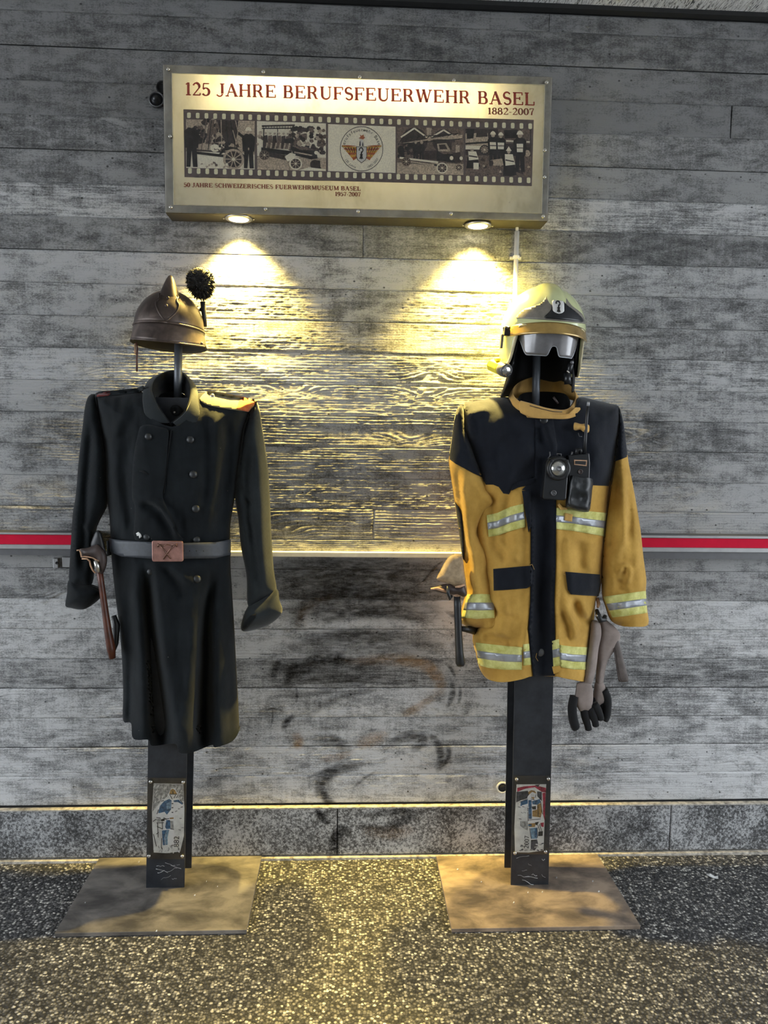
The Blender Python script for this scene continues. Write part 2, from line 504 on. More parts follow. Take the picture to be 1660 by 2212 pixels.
lines = [Z_TOP, 2.817] + [2.712-0.105*i for i in range(24)] + [Z_BOT]
rb = random.Random(21)
for row in range(len(lines)-1):
    zt, zb = lines[row], lines[row+1]
    groove = rb.choice((0.0014, 0.0022, 0.0030, 0.0042))
    zt2, zb2 = zt-0.0003, zb+0.0003
    cuts = sorted(rb.uniform(-1.25, 1.5) for _ in range(rb.choice((0, 0, 0, 1))))
    xs_all = [WX0, -1.42] + [c for c in cuts if c > -1.3] + [1.75, WX1]
    for k in range(len(xs_all)-1):
        xa, xb = xs_all[k]+0.0006, xs_all[k+1]-0.0006
        detailed = 0 < k < len(xs_all)-2
        dx, dz = (0.006, 0.003) if detailed else (0.08, 0.012)
        nx = max(3, int((xb-xa)/dx)); nz = max(5, int((zt2-zb2)/dz))
        x = np.linspace(xa, xb, nx); z = np.linspace(zb2, zt2, nz)
        X, Z = np.meshgrid(x, z)
        sd = rb.randrange(9999)
        hi = zt > 2.14
        lowz = zt < 1.15
        ga = rb.uniform(0.0003, 0.0007) if hi else rb.uniform(0.0014, 0.0034)
        if zt < 0.95: ga *= 0.7
        ra = rb.uniform(0.0003, 0.0006) if hi else rb.uniform(0.0010, 0.0022)
        ph = Z + 0.010*fbm(X*3.1, Z*9, sd, 3)
        for _ in range(rb.choice((0, 1, 1, 2, 3)) if detailed else 0):
            kx = rb.uniform(xa, xb); kz = rb.uniform(zb+0.02, zt-0.02)
            r2 = ((X-kx)/0.075)**2 + ((Z-kz)/0.022)**2
            ph = ph + 0.028*np.exp(-r2)*rb.choice((-1, 1))
        g = 0.5+0.5*np.sin(2*np.pi*ph/rb.uniform(0.006, 0.011) + 3*fbm(X*8, Z*60, sd+5, 2))
        g = g**1.6
        amp = 0.25 + 1.3*np.clip(fbm(X*4, Z*26, sd+9, 3)*2-0.6, 0, 1)
        fine = fbm(X*70, Z*190, sd+3, 3)
        H = ga*g*amp*1.2 + ra*(fine-0.5)*2*amp
        H = H + 0.0016*(fbm(X*1.2, Z*8, sd+11, 2)-0.5)
        base = rb.uniform(-0.0014, 0.0018)
        e = np.minimum(Z-zb2, zt2-Z)
        ex = np.minimum(X-xa, xb-X)
        edge = np.clip(1-np.minimum(e, ex*0.9)/0.0032, 0, 1)
        tilt = rb.uniform(-0.012, 0.012)*(2.6 if lowz else 1)*(Z-(zt+zb)/2)
        Y = -(H+base+tilt) + groove*edge
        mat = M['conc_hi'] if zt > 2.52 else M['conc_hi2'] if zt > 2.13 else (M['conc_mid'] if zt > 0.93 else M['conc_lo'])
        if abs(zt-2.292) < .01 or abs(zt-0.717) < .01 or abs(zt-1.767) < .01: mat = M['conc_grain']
        grid_mesh('concrete_board', X, Y, Z, mat, wall)

# plinth of stone slabs, joint, pale strip, floor
plinth = MB().box((0.1, 0.004, 0.1), (4.1, 0.004, 0.092)).build('baseboard_back', M['dark_gap'], smooth=False)
tag(plinth, 'speckled stone plinth slabs at the foot of the concrete wall', kind='structure')
joints = [WX0, -2.1, -1.28, P(729, 1790, -0.02).x, P(1449, 1790, -0.02).x, 2.4, 3.3, WX1]
for a, b_ in zip(joints[:-1], joints[1:]):
    MB().box(((a+b_)/2, -0.006, 0.0985), ((b_-a)/2-0.0016, 0.014, 0.0865)).build('stone_slab', M['granite'], plinth, smooth=False, bevel=0.004)
strip = MB().box((0.1, -0.016, 0.001), (4.1, 0.014, 0.007)).build('trim_1', M['mortar'], smooth=False, bevel=0.003)
tag(strip, 'pale mortar strip between the plinth and the asphalt', kind='structure')
capstrip = MB().box((0.1, -0.0145, 0.1868), (4.1, 0.010, 0.0032)).build('trim_2', M['mortar'], smooth=False, bevel=0.0015)
tag(capstrip, 'pale top edge along the stone plinth', kind='structure')
floor = MB().box((0, -2.9, -0.052), (9.0, 3.4, 0.05)).build('floor', M['asphalt'], smooth=False)
tag(floor, 'dark exposed-aggregate asphalt floor with pale pebbles', kind='structure')

def woodwool():
    m, nt, b = nmat('white_wood_wool_board')
    co = coords(nt, (90, 14, 30))
    f = noise(nt, co, 1.0, 4, 0.7, 2.5)
    r_ = ramp(nt, f, [(0.40, 0.10), (0.47, 0.7), (0.6, 0.95)])
    nt.links.new(r_.outputs[0], b.inputs['Base Color'])
    b.inputs['Roughness'].default_value = 0.85
    bump(nt, b, f, 0.8, 0.006)
    return m
M['woodwool'] = woodwool()
ceiling = MB().box((0, -2.6, CEIL_Z+0.09), (4.6, 2.85, 0.06)).build('ceiling', M['conc_mid'], smooth=False)
tag(ceiling, 'ceiling slab over the passage, clad with white wood-wool boards', kind='structure')
xp = P(1207, 5, -0.05).x
for k in range(-4, 5):
    for j in range(3):
        MB().box((xp+0.31+0.62*k, -0.035-0.9-1.82*j, CEIL_Z+0.014), (0.3088, 0.9088, 0.012)).build('ceiling_panel', M['woodwool'], ceiling, smooth=False)
gapstrip = MB().box((0.1, -0.014, CEIL_Z+0.002), (4.1, 0.014, 0.014)).build('trim_3', M['dark_gap'], smooth=False)
tag(gapstrip, 'dark shadow joint where the wall meets the ceiling', kind='structure')
wall_f = MB().box((0, -4.9, 1.45), (4.4, 0.1, 1.5)).build('light_block_wall', M['conc_mid'], smooth=False)  # unseen wall, added so daylight only enters from the two ends
tag(wall_f, 'unseen concrete wall added behind the camera to block front daylight', kind='structure')

# brushed stains on the wall (old graffiti) and shade painted under the rail
M['sm_dark'] = smudge('dark_brushed_stain', (0.012, 0.011, 0.011), 0.92)
M['sm_ochre'] = smudge('ochre_brushed_stain', (0.36, 0.20, 0.07), 0.62)
M['sm_grey'] = smudge('grey_under_rail_shade', (0.035, 0.031, 0.026), 0.85)  # dark wall tone with the shade below the rail painted in
def spline(pts, n=8, closed=False):
    """Catmull-Rom through 2-D/3-D points"""
    p = [np.array(q, float) for q in pts]
    out = []
    m = len(p)
    rng = range(m) if closed else range(m-1)
    for i in rng:
        p0 = p[(i-1) % m] if closed or i > 0 else p[i]
        p1 = p[i]; p2 = p[(i+1) % m]
        p3 = p[(i+2) % m] if closed or i+2 < m else p2
        for k in range(n):
            t = k/n
            out.append(0.5*((2*p1)+(-p0+p2)*t+(2*p0-5*p1+4*p2-p3)*t*t+(-p0+3*p1-3*p2+p3)*t**3))
    if not closed: out.append(p[-1])
    return out
def stroke(pts, width, mat, y=-0.0062, fade=1.0):
    c = spline(pts, 8)
    n = len(c); K = 5
    vs = []; fd = []
    for i, q in enumerate(c):
        t = c[min(i+1, n-1)]-c[max(i-1, 0)]; t = t/(np.linalg.norm(t)+1e-9)
        nn = np.array([-t[1], t[0]])
        w = width*(0.35+0.65*math.sin(math.pi*min(1, max(0, i/(n-1))))**0.6)
        for k in range(K):
            s = (k/(K-1)-0.5)*2
            pt = q+nn*s*w
            vs.append(P(pt[0], pt[1], y if pt[1] < 1742 else -0.0215))
            e = math.sin(math.pi*min(0.999, max(0.001, i/(n-1))))**0.5
            fd.append(fade*e*(1-abs(s)**2.5))
    fs = [(i*K+k, i*K+k+1, (i+1)*K+k+1, (i+1)*K+k) for i in range(n-1) for k in range(K-1)]
    o = mk('stain_shade_stroke', vs, fs, mat, wall)
    a = o.data.attributes.new('fade', 'FLOAT', 'POINT')
    a.data.foreach_set('value', fd)
    return o
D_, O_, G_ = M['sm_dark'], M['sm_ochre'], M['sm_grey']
for pts, w, m, fd in [
    ([(636, 1370), (650, 1320), (690, 1290), (760, 1272), (850, 1268)], 16, D_, .55),
    ([(700, 1345), (760, 1325), (850, 1322), (920, 1345)], 13, D_, .65),
    ([(650, 1390), (720, 1372), (820, 1378), (880, 1365)], 14, D_, .5),
    ([(640, 1478), (650, 1450), (690, 1425), (745, 1425), (770, 1428)], 15, D_, .85),
    ([(655, 1472), (700, 1470), (800, 1468), (900, 1478)], 10, D_, .5),
    ([(660, 1560), (700, 1520), (760, 1500), (820, 1490)], 9, D_, .4),
    ([(588, 1470), (597, 1440), (608, 1420)], 7, D_, .9),
    ([(618, 1480), (630, 1450), (643, 1432)], 9, D_, .9),
    ([(640, 1485), (642, 1500), (640, 1520)], 4, D_, .9),
    ([(610, 1580), (620, 1560), (637, 1545)], 6, D_, .85),
    ([(670, 1600), (720, 1600), (760, 1625)], 12, D_, .6),
    ([(840, 1610), (880, 1590), (915, 1598), (890, 1625)], 12, D_, .8),
    ([(925, 1585), (945, 1605), (952, 1640), (940, 1662)], 8, D_, .95),
    ([(966, 1605), (970, 1632), (955, 1655), (942, 1668)], 6, D_, 1.0),
    ([(960, 1430), (975, 1445), (985, 1465)], 5, D_, .95),
    ([(977, 1470), (978, 1500), (965, 1530)], 6, D_, .9),
    ([(993, 1478), (995, 1500), (990, 1522)], 5, D_, .75),
    ([(960, 1318), (985, 1335), (992, 1365), (975, 1410)], 6, D_, .6),
    ([(690, 1725), (695, 1690), (720, 1665), (790, 1650)], 13, D_, .95),
    ([(697, 1700), (705, 1725), (730, 1745)], 9, D_, .95),
    ([(684, 1748), (695, 1765), (712, 1782)], 8, D_, 1.0),
    ([(728, 1850), (722, 1818), (738, 1795), (760, 1800)], 12, D_, .95),
    ([(775, 1762), (840, 1755), (900, 1752)], 7, D_, .55),
    ([(770, 1780), (830, 1790), (880, 1770), (910, 1750)], 10, D_, .5),
    ([(760, 1705), (790, 1680), (815, 1665)], 4, D_, .7),
    ([(884, 1275), (915, 1255), (940, 1225), (958, 1212)], 3, D_, .8),
    ([(884, 1276), (925, 1280), (950, 1268)], 3, D_, .7),
    ([(575, 1535), (590, 1530), (610, 1535)], 3, D_, .8),
    ([(590, 1530), (588, 1560), (580, 1575)], 3, D_, .7),
    ([(640, 1360), (665, 1310), (730, 1280)], 12, O_, .5),
    ([(740, 1430), (830, 1425), (910, 1432), (950, 1470), (945, 1505)], 18, O_, .85),
    ([(945, 1500), (900, 1530), (870, 1545)], 12, O_, .7),
    ([(640, 1580), (645, 1605), (640, 1620)], 14, O_, .7),
    ([(770, 1610), (800, 1600), (840, 1585)], 18, O_, .6),
    ([(690, 1640), (730, 1635), (770, 1620)], 10, O_, .5),
    ([(780, 1795), (850, 1800), (900, 1790)], 18, O_, .4),
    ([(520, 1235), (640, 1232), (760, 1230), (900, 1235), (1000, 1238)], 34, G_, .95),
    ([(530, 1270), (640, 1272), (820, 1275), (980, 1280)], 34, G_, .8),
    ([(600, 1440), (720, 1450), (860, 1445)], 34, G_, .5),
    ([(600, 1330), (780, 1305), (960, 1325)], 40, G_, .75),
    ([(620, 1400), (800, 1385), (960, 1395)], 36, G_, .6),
]:
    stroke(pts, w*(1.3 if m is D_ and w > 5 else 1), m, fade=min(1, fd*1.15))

# ------------------------------------------------------------------ rails, pipes, holes on the wall
def rail(name, xa, xb, zc_px, label):
    """aluminium bumper rail with a red insert; zc_px gives the profile's pixel heights at one x"""
    px, (yt, r0, r1, a1, b1) = zc_px
    d = -0.062
    root = thing(name, ((xa+xb)/2, -0.03, P(px, b1, -0.05).z), label, 'rail', 'red striped bumper rails')
    zt, z0, z1, z2, z3 = (P(px, q, d).z for q in (yt, r0, r1, a1, b1))
    hx = (xb-xa)/2; cx = (xa+xb)/2
    MB().box((cx, -0.028, (zt+z3)/2), (hx, 0.028, (zt-z3)/2)).build('rail_body', M['alu_dark'], root, smooth=False)
    MB().box((cx, d+0.003, (zt+z0)/2), (hx, 0.008, (zt-z0)/2)).build('upper_lip', M['alu'], root, smooth=False, bevel=0.002)
    MB().box((cx, d+0.003, (z1+z2)/2), (hx, 0.008, (z1-z2)/2)).build('lower_lip', M['alu'], root, smooth=False, bevel=0.002)
    MB().box((cx, d+0.006, (z0+z1)/2), (hx, 0.005, (z0-z1)/2)).build('red_insert', M['red'], root, smooth=False)
    return root
rail('bumper_rail', -3.6, P(205, 1160, -0.06).x, (75, (1150, 1155, 1176, 1186, 1200)), 'aluminium wall rail with red stripe ending behind the dark wool coat')
rail('bumper_rail', P(1345, 1170, -0.06).x, 3.8, (1530, (1157, 1163, 1183, 1193, 1208)), 'aluminium wall rail with red stripe ending behind the yellow jacket')
bar = MB().box(((P(200, 1197, -0.02).x+P(1350, 1197, -0.02).x)/2, -0.013, P(750, 1198, -0.02).z), (0.905, 0.013, 0.0088)).build('cable_duct', M['white_pipe'], smooth=False, bevel=0.002)
tag(bar, 'thin pale cable duct running level along the wall between the coats', 'cable duct')
bk = thing('wall_bracket', P(137, 1226, -0.004), 'small grey wall bracket with screw under the red rail', 'bracket')
MB().box(P(146, 1214, -0.006), (0.0165, 0.005, 0.017)).build('plate', M['alu'], bk, smooth=False, bevel=0.001)
MB().box(P(122, 1216, -0.010), (0.0085, 0.009, 0.0165)).build('tab', M['alu'], bk, smooth=False, bevel=0.002)
MB().disc(P(123, 1216, -0.019), (0, -1, 0), [(0.005, -0.002), (0.005, 0.003), (0.002, 0.003), (0.002, 0.001)], 10).build('screw', M['blk_plastic'], bk)

pipe = thing('cable_conduit', P(1113, 1190, -0.02), 'white vertical cable conduit below the lit sign', 'conduit')
pa, pb = P(1117.5, 500, -0.018), P(1113, 640, -0.018)
pd = (pb-pa)/(pb.z-pa.z)
low = pa + pd*(P(1110, 1188, -0.018).z-pa.z)
MB().tube([pa, low], 0.0078, 12).build('tube', M['white_pipe'], pipe)
top = pa + pd*0.06
MB().tube([top-Vector((0.002, 0, 0)), pa], 0.0052, 8).build('cable', M['white_pipe'], pipe)
cl = pa + pd*(P(1114, 556, -0.018).z-pa.z)
MB().tube([cl+Vector((0, 0, 0.005)), cl-Vector((0, 0, 0.005))], 0.011, 12).box(cl+Vector((0, 0.012, 0)), (0.019, 0.004, 0.004)).build('clip', M['white_pipe'], pipe, smooth=False)

hole = thing('form_tie_plug', P(338, 215, -0.003), 'black conical plug in a ring beside the sign', 'wall plug')
c0 = P(339, 216, -0.004)
MB().disc(c0, (0, -1, 0), [(0.0245, -0.004), (0.0245, 0.006), (0.0215, 0.008), (0.020, 0.002)], 24).build('ring', M['alu_dark'], hole)
MB().disc(c0, (0, -1, 0), [(0.020, -0.002), (0.019, 0.006), (0.012, 0.009), (0.010, 0.016), (0.004, 0.02)], 20).build('plug', M['blk_plastic'], hole)
hb = MB().disc(P(351, 189, -0.001), (0, -1, 0), [(0.020, -0.004), (0.020, 0.003), (0.016, 0.003), (0.014, -0.002)], 20).build('tie_hole', M['dark_gap'])
tag(hb, 'dark empty tie hole half hidden behind the sign corner', 'hole')
hr = thing('pipe_sleeve', P(1086, 1701, -0.004), 'round pipe sleeve with dark opening beside the yellow jacket stand', 'pipe sleeve')
c0 = P(1086, 1701, -0.004)
MB().disc(c0, (0, -1, 0), [(0.021, -0.004), (0.021, 0.004), (0.016, 0.004), (0.016, -0.003)], 24).build('collar_ring', M['white_pipe'], hr)
MB().disc(c0, (0, -1, 0), [(0.0158, -0.004), (0.0158, 0.0015)], 20).build('opening', M['dark_gap'], hr)

# ------------------------------------------------------------------ the lit sign
TL, TR = P(352.7, 140, -0.115), P(1193.7, 167, -0.115)
BL, BR = P(358, 459, -0.100), P(1183, 477.5, -0.100)
sn = (TR-TL).cross(BL-TL).normalized()
if sn.y > 0: sn = -sn
def SP(px, py, off=0.0):
    d = ray(px, py)
    o = TL + sn*off
    return CAM + d*((o-CAM).dot(sn)/d.dot(sn))
sign = thing('sign_light_box', (BL+BR)/2+Vector((0, 0.05, 0)), 'wide lit sign box with red lettering and film strip on the wall', 'sign')
def sgn_quad(name, corners, off, mat, th=0.0):
    vs = [SP(*c, off) for c in corners]
    fs = [(0, 1, 2, 3)]
    if th:
        vs += [SP(*c, off-th) for c in corners]
        fs += [(7, 6, 5, 4), (0, 4, 5, 1), (1, 5, 6, 2), (2, 6, 7, 3), (3, 7, 4, 0)]
    return mk(name, vs, fs, mat, sign, smooth=False)
OUT = [(352.7, 140), (1193.7, 167), (1183, 477.5), (358, 459)]
INN = [(370.5, 157), (1178.5, 182), (1171.5, 461.5), (374.5, 443)]
# housing: five sheets, open at the front
M['housing'] = plain('grey_sheet_metal_housing', (0.17, 0.16, 0.145), 0.45, 0.4, var=0.15)
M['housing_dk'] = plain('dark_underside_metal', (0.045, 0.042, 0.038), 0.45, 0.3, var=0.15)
M['inside_white'] = plain('white_inside', (0.8, 0.8, 0.78), 0.6, var=0.02)
fr = [SP(*c, -0.006) for c in OUT]
bk_ = [Vector((v.x, -0.004, v.z)) for v in fr]
cen = sum(fr, Vector())/4
HX = abs(fr[1].x-fr[0].x)/2
for nm, i, j, m in (('top_sheet', 0, 1, 'housing'), ('side_sheet', 1, 2, 'housing'), ('underside', 2, 3, 'housing_dk'), ('side_sheet', 3, 0, 'housing')):
    mk(nm, [fr[i], fr[j], bk_[j], bk_[i]], [(0, 1, 2, 3)], M[m], sign, smooth=False, solid=0.003)
mk('back_sheet', bk_, [(0, 1, 2, 3)], M['inside_white'], sign, smooth=False, solid=0.002)
# frame ring behind the acrylic
def ring(name, o4, i4, off, th, mat):
    vs = [SP(*c, off) for c in o4]+[SP(*c, off) for c in i4]+[SP(*c, off-th) for c in o4]+[SP(*c, off-th) for c in i4]
    fs = []
    for k in range(4):
        k2 = (k+1) % 4
        fs += [(k, k2, 4+k2, 4+k), (8+k2, 8+k, 12+k, 12+k2), (k2, k, 8+k, 8+k2), (4+k, 4+k2, 12+k2, 12+k)]
    return mk(name, vs, fs, mat, sign, smooth=False, bevel=0.0012)
M['frame'] = plain('brushed_grey_frame', (0.30, 0.285, 0.25), 0.4, 0.4, var=0.25, scale=12)
ring('frame', OUT, INN, 0.001, 0.008, M['frame'])
INN2 = [(372.5, 159), (1176.5, 184), (1169.5, 459.5), (376.5, 441)]
M['edge'] = plain('pale_panel_edge', (0.62, 0.58, 0.44), 0.4, var=0.1)
ring('panel_edge', INN, INN2, 0.0022, 0.006, M['edge'])
def panelmat():
    m = bpy.data.materials.new('translucent_cream_panel'); m.use_nodes = True
    nt = m.node_tree; nt.nodes.clear()
    out = nt.nodes.new('ShaderNodeOutputMaterial')
    co = coords(nt)
    f = noise(nt, coords(nt, (9, 9, 6)), 1.0, 6, 0.62, 0.6)
    r_ = ramp(nt, f, [(0.33, (0.64, 0.62, 0.48)), (0.5, (0.80, 0.785, 0.65)), (0.66, (0.85, 0.84, 0.72))])
    v = N(nt, 'ShaderNodeTexVoronoi', Scale=30.0); nt.links.new(co, v.inputs['Vector'])
    k = ramp(nt, v.outputs['Distance'], [(0.0, 1.0), (0.03, 1.0), (0.05, 0.0)])
    c = mixc(nt, mathn(nt, 'MULTIPLY', k.outputs[0], 0.5), r_.outputs[0], (0.12, 0.1, 0.06))
    df = nt.nodes.new('ShaderNodeBsdfDiffuse'); tl = nt.nodes.new('ShaderNodeBsdfTranslucent')
    gl = N(nt, 'ShaderNodeBsdfGlossy', Roughness=0.12)
    nt.links.new(c, df.inputs[0]); nt.links.new(c, tl.inputs[0])
    m1 = N(nt, 'ShaderNodeMixShader', Fac=0.45); nt.links.new(df.outputs[0], m1.inputs[1]); nt.links.new(tl.outputs[0], m1.inputs[2])
    m2 = N(nt, 'ShaderNodeMixShader', Fac=0.05); nt.links.new(m1.outputs[0], m2.inputs[1]); nt.links.new(gl.outputs[0], m2.inputs[2])
    nt.links.new(m2.outputs[0], out.inputs[0])
    return m
M['panel'] = panelmat()
panel = sgn_quad('face_panel', INN2, -0.001, M['panel'])
# tube lamps inside, near the top
tubem = emit('warm_tube_glow', (1.0, 0.80, 0.42), 36.0)
for (a, b_) in (((470, 200), (760, 209)), ((775, 209.5), (1040, 217))):
    A_ = SP(*a, -0.072); B_ = SP(*b_, -0.072)
    MB().tube([A_, B_], 0.012, 10).build('lamp_tube', tubem, sign)
# clear acrylic cover with screws
acr = sgn_quad('acrylic_cover', OUT, 0.0075, M['acrylic'], 0.003)
s0 = None
for sx, sy in ((363.5, 149), (569, 154.5), (777.5, 165.5), (981, 173), (1181.5, 177.5), (367.5, 294), (1177.5, 324), (1177, 382), (369, 447), (574, 451), (774, 456), (975, 461), (1174, 467)):
    p_ = SP(sx, sy, 0.0075)
    if s0 is None:
        s0 = MB().disc(p_, sn, [(0.0052, -0.006), (0.0052, 0.0012), (0.0035, 0.0026), (0.0012, 0.0026), (0.0008, 0.0012)], 12).build('screw', M['steel'], sign); sp0 = p_
    else:
        inst(s0, p_-sp0)

# --- flat printing
def prn(name, shapes, mats, parent=sign, base=0.0005, step=0.00002, place=None):
    """flat print: list of (polygon, material index) in photo pixels, later ones on top"""
    vs = []; fs = []; fm = []
    for n_, (poly, mi) in enumerate(shapes):
        o = base+step*n_
        i0 = len(vs)
        pts = [place(q[0], q[1], o) for q in poly]
        vs += pts
        tri = delaunay_2d_cdt([Vector((q[0], q[1])) for q in poly], [(i, (i+1) % len(poly)) for i in range(len(poly))], [], 1, 1e-6)
        i0 = len(vs)-len(pts)
        # use triangulation vertices (self-crossings handled)
        if len(tri[0]) != len(poly):
            vs = vs[:i0]
            vs += [place(q[0], q[1], o) for q in tri[0]]
        for f in tri[2]:
            fs.append(tuple(i0+i for i in f)); fm.append(mi)
    return mk(name, vs, fs, None, parent, smooth=False, mats=mats, fmat=fm)

T_, t_ = 0.19, 0.088
def arcp(cx, cy, rx, ry, a0, a1, n=12):
    return [(cx+rx*math.cos(math.radians(a0+(a1-a0)*i/n)), cy+ry*math.sin(math.radians(a0+(a1-a0)*i/n))) for i in range(n+1)]
def aw(a0, a1, n=12):        # stress: thick at the sides, thin at top and bottom
    return [t_+(T_-t_)*abs(math.cos(math.radians(a0+(a1-a0)*i/n)))**1.3 for i in range(n+1)]
def stem(x, y0=0, y1=1, w=None): return ([(x, y0), (x, y1)], [w or T_]*2)
def hb_(y, x0, x1, w=None): return ([(x0, y), (x1, y)], [w or t_]*2)
def sf(x, y, h=0.15): return ([(x-h, y), (x+h, y)], [t_]*2) if y < 0.5 else ([(x-h, y), (x+h, y)], [t_]*2)
b0, b1 = t_/2, 1-t_/2
GL = {
 'I': (.42, [stem(.21), sf(.21, b0), sf(.21, b1)]),
 'H': (.98, [stem(.2), stem(.78), hb_(.52, .2, .78), sf(.2, b0), sf(.2, b1), sf(.78, b0), sf(.78, b1)]),
 'E': (.86, [stem(.2), hb_(b1, .06, .74), hb_(.52, .2, .56), hb_(b0, .06, .78), ([(.73, .97), (.73, .76)], [t_]*2), ([(.56, .64), (.56, .4)], [t_]*2), ([(.77, .03), (.77, .26)], [t_]*2)]),
 'F': (.80, [stem(.2), hb_(b1, .06, .74), hb_(.5, .2, .56), sf(.2, b0), ([(.73, .97), (.73, .74)], [t_]*2), ([(.56, .62), (.56, .38)], [t_]*2)]),
 'L': (.80, [stem(.2), sf(.2, b1), hb_(b0, .06, .74), ([(.73, .03), (.73, .3)], [t_]*2)]),
 'A': (.94, [([(.14, 0), (.47, 1)], [t_]*2), ([(.45, 1), (.80, 0)], [T_]*2), hb_(.34, .25, .68), sf(.14, b0, .13), sf(.80, b0, .14)]),
 'R': (.94, [stem(.2), sf(.2, b0), hb_(b1, .06, .46), hb_(.5, .2, .46), (arcp(.46, .735, .2, .235, 90, -90), aw(90, -90)), ([(.44, .5), (.60, .36), (.70, .06), (.84, b0)], [T_*.8, T_, T_*.8, t_])]),
 'B': (.86, [stem(.2), hb_(b1, .06, .46), hb_(.52, .2, .48), hb_(b0, .06, .48), (arcp(.45, .745, .18, .225, 90, -90), aw(90, -90)), (arcp(.48, .275, .22, .245, 90, -90), aw(90, -90))]),
 'U': (.96, [stem(.2, .3, 1), stem(.76, .3, 1, t_), sf(.2, b1), sf(.76, b1, .13), (arcp(.48, .32, .28, .29, 180, 360), [T_-(T_-t_)*i/12 for i in range(13)])]),
 'S': (.72, [(arcp(.36, .74, .22, .23, 20, 180, 10)+arcp(.36, .72, .22, .22, 180, 235, 4)[1:]+[(.38, .5)]+arcp(.38, .27, .23, .24, 60, -160, 14)[0:], None)]),
 'W': (1.28, [([(.16, 1), (.40, 0)], [T_]*2), ([(.40, 0), (.64, 1)], [t_]*2), ([(.60, 1), (.86, 0)], [T_]*2), ([(.86, 0), (1.12, 1)], [t_]*2), sf(.16, b1, .14), sf(.62, b1, .12), sf(1.12, b1, .13)]),
 'J': (.62, [stem(.42, .22, 1), sf(.42, b1, .16), (arcp(.22, .2, .2, .2, 0, -160), [T_*.95]+[t_+.02]*11+[T_*.9])]),
 'C': (.86, [(arcp(.48, .5, .36, .47, 48, 312, 20), [t_+(T_-t_)*abs(math.cos(math.radians(48+264*i/20)))**1.3 for i in range(21)]), ([(.74, .96), (.74, .70)], [t_]*2)]),
 'Z': (.80, [hb_(b1, .12, .72), hb_(b0, .06, .74), ([(.66, 1), (.13, 0)], [T_]*2), ([(.13, .97), (.12, .74)], [t_]*2), ([(.73, .03), (.74, .28)], [t_]*2)]),
 'M': (1.14, [stem(.2, 0, 1, t_), stem(.94, 0, 1), ([(.2, 1), (.56, .04)], [T_]*2), ([(.56, .04), (.92, 1)], [t_]*2), sf(.2, b0, .13), sf(.94, b0), sf(.18, b1, .12), sf(.96, b1, .12)]),
 '0': (.68, [(arcp(.34, .5, .24, .47, 0, 360, 24), [t_+(T_-t_)*abs(math.cos(math.radians(360*i/24)))**1.3 for i in range(25)])]),
 '1': (.52, [stem(.28), sf(.28, b0, .18), ([(.28, .97), (.1, .84)], [t_]*2)]),
 '2': (.68, [(arcp(.33, .72, .22, .25, 165, -35, 12)+[(.12, .06)], [T_*.8]+[t_+.03]*4+[T_]*6+[T_*.8, T_*.5, t_]), hb_(.05, .07, .6, .1), ([(.6, .03), (.61, .22)], [t_]*2)]),
 '5': (.68, [hb_(.95, .16, .58, .09), ([(.17, .97), (.14, .56)], [t_]*2), (arcp(.32, .32, .25, .29, 140, -150, 16), [t_+(T_-t_)*abs(math.cos(math.radians(140-290*i/16)))**1.2 for i in range(17)])]),
 '7': (.66, [hb_(.95, .1, .6, .1), ([(.1, .97), (.09, .74)], [t_]*2), ([(.58, .95), (.36, .45), (.30, 0)], [t_, T_*.7, T_])]),
 '8': (.68, [(arcp(.34, .755, .19, .215, 0, 360, 18), [t_+(T_-t_)*.8*abs(math.cos(math.radians(360*i/18))) for i in range(19)]), (arcp(.34, .27, .235, .245, 0, 360, 18), [t_+(T_-t_)*abs(math.cos(math.radians(360*i/18))) for i in range(19)])]),
 '9': (.68, [(arcp(.33, .68, .22, .28, 0, 360, 18), [t_+(T_-t_)*abs(math.cos(math.radians(360*i/18))) for i in range(19)]), (arcp(.30, .55, .26, .52, 15, -110, 12), [T_]*7+[t_+.03]*4+[T_*.8, T_])]),
 '-': (.42, [hb_(.36, .06, .36, .08)]), ' ': (.40, []),
}
def ribbon(pts, ws):
    n = len(pts)
    if ws is None:
        ws = [T_*.55 if i in (0, n-1) else t_+(T_-t_)*(0.35+0.65*math.exp(-((i/(n-1)-.5)/.2)**2)) for i in range(n)]
    if len(ws) != n: ws = [ws[min(int(i*len(ws)/n), len(ws)-1)] for i in range(n)]
    quads = []
    L_ = []; R_ = []
    for i in range(n):
        a = pts[max(i-1, 0)]; b = pts[min(i+1, n-1)]
        dx, dy = b[0]-a[0], b[1]-a[1]; l = math.hypot(dx, dy) or 1
        nx, ny = -dy/l*ws[i]/2, dx/l*ws[i]/2
        L_.append((pts[i][0]+nx, pts[i][1]+ny)); R_.append((pts[i][0]-nx, pts[i][1]-ny))
    return [(L_[i], L_[i+1], R_[i+1], R_[i]) for i in range(n-1)]
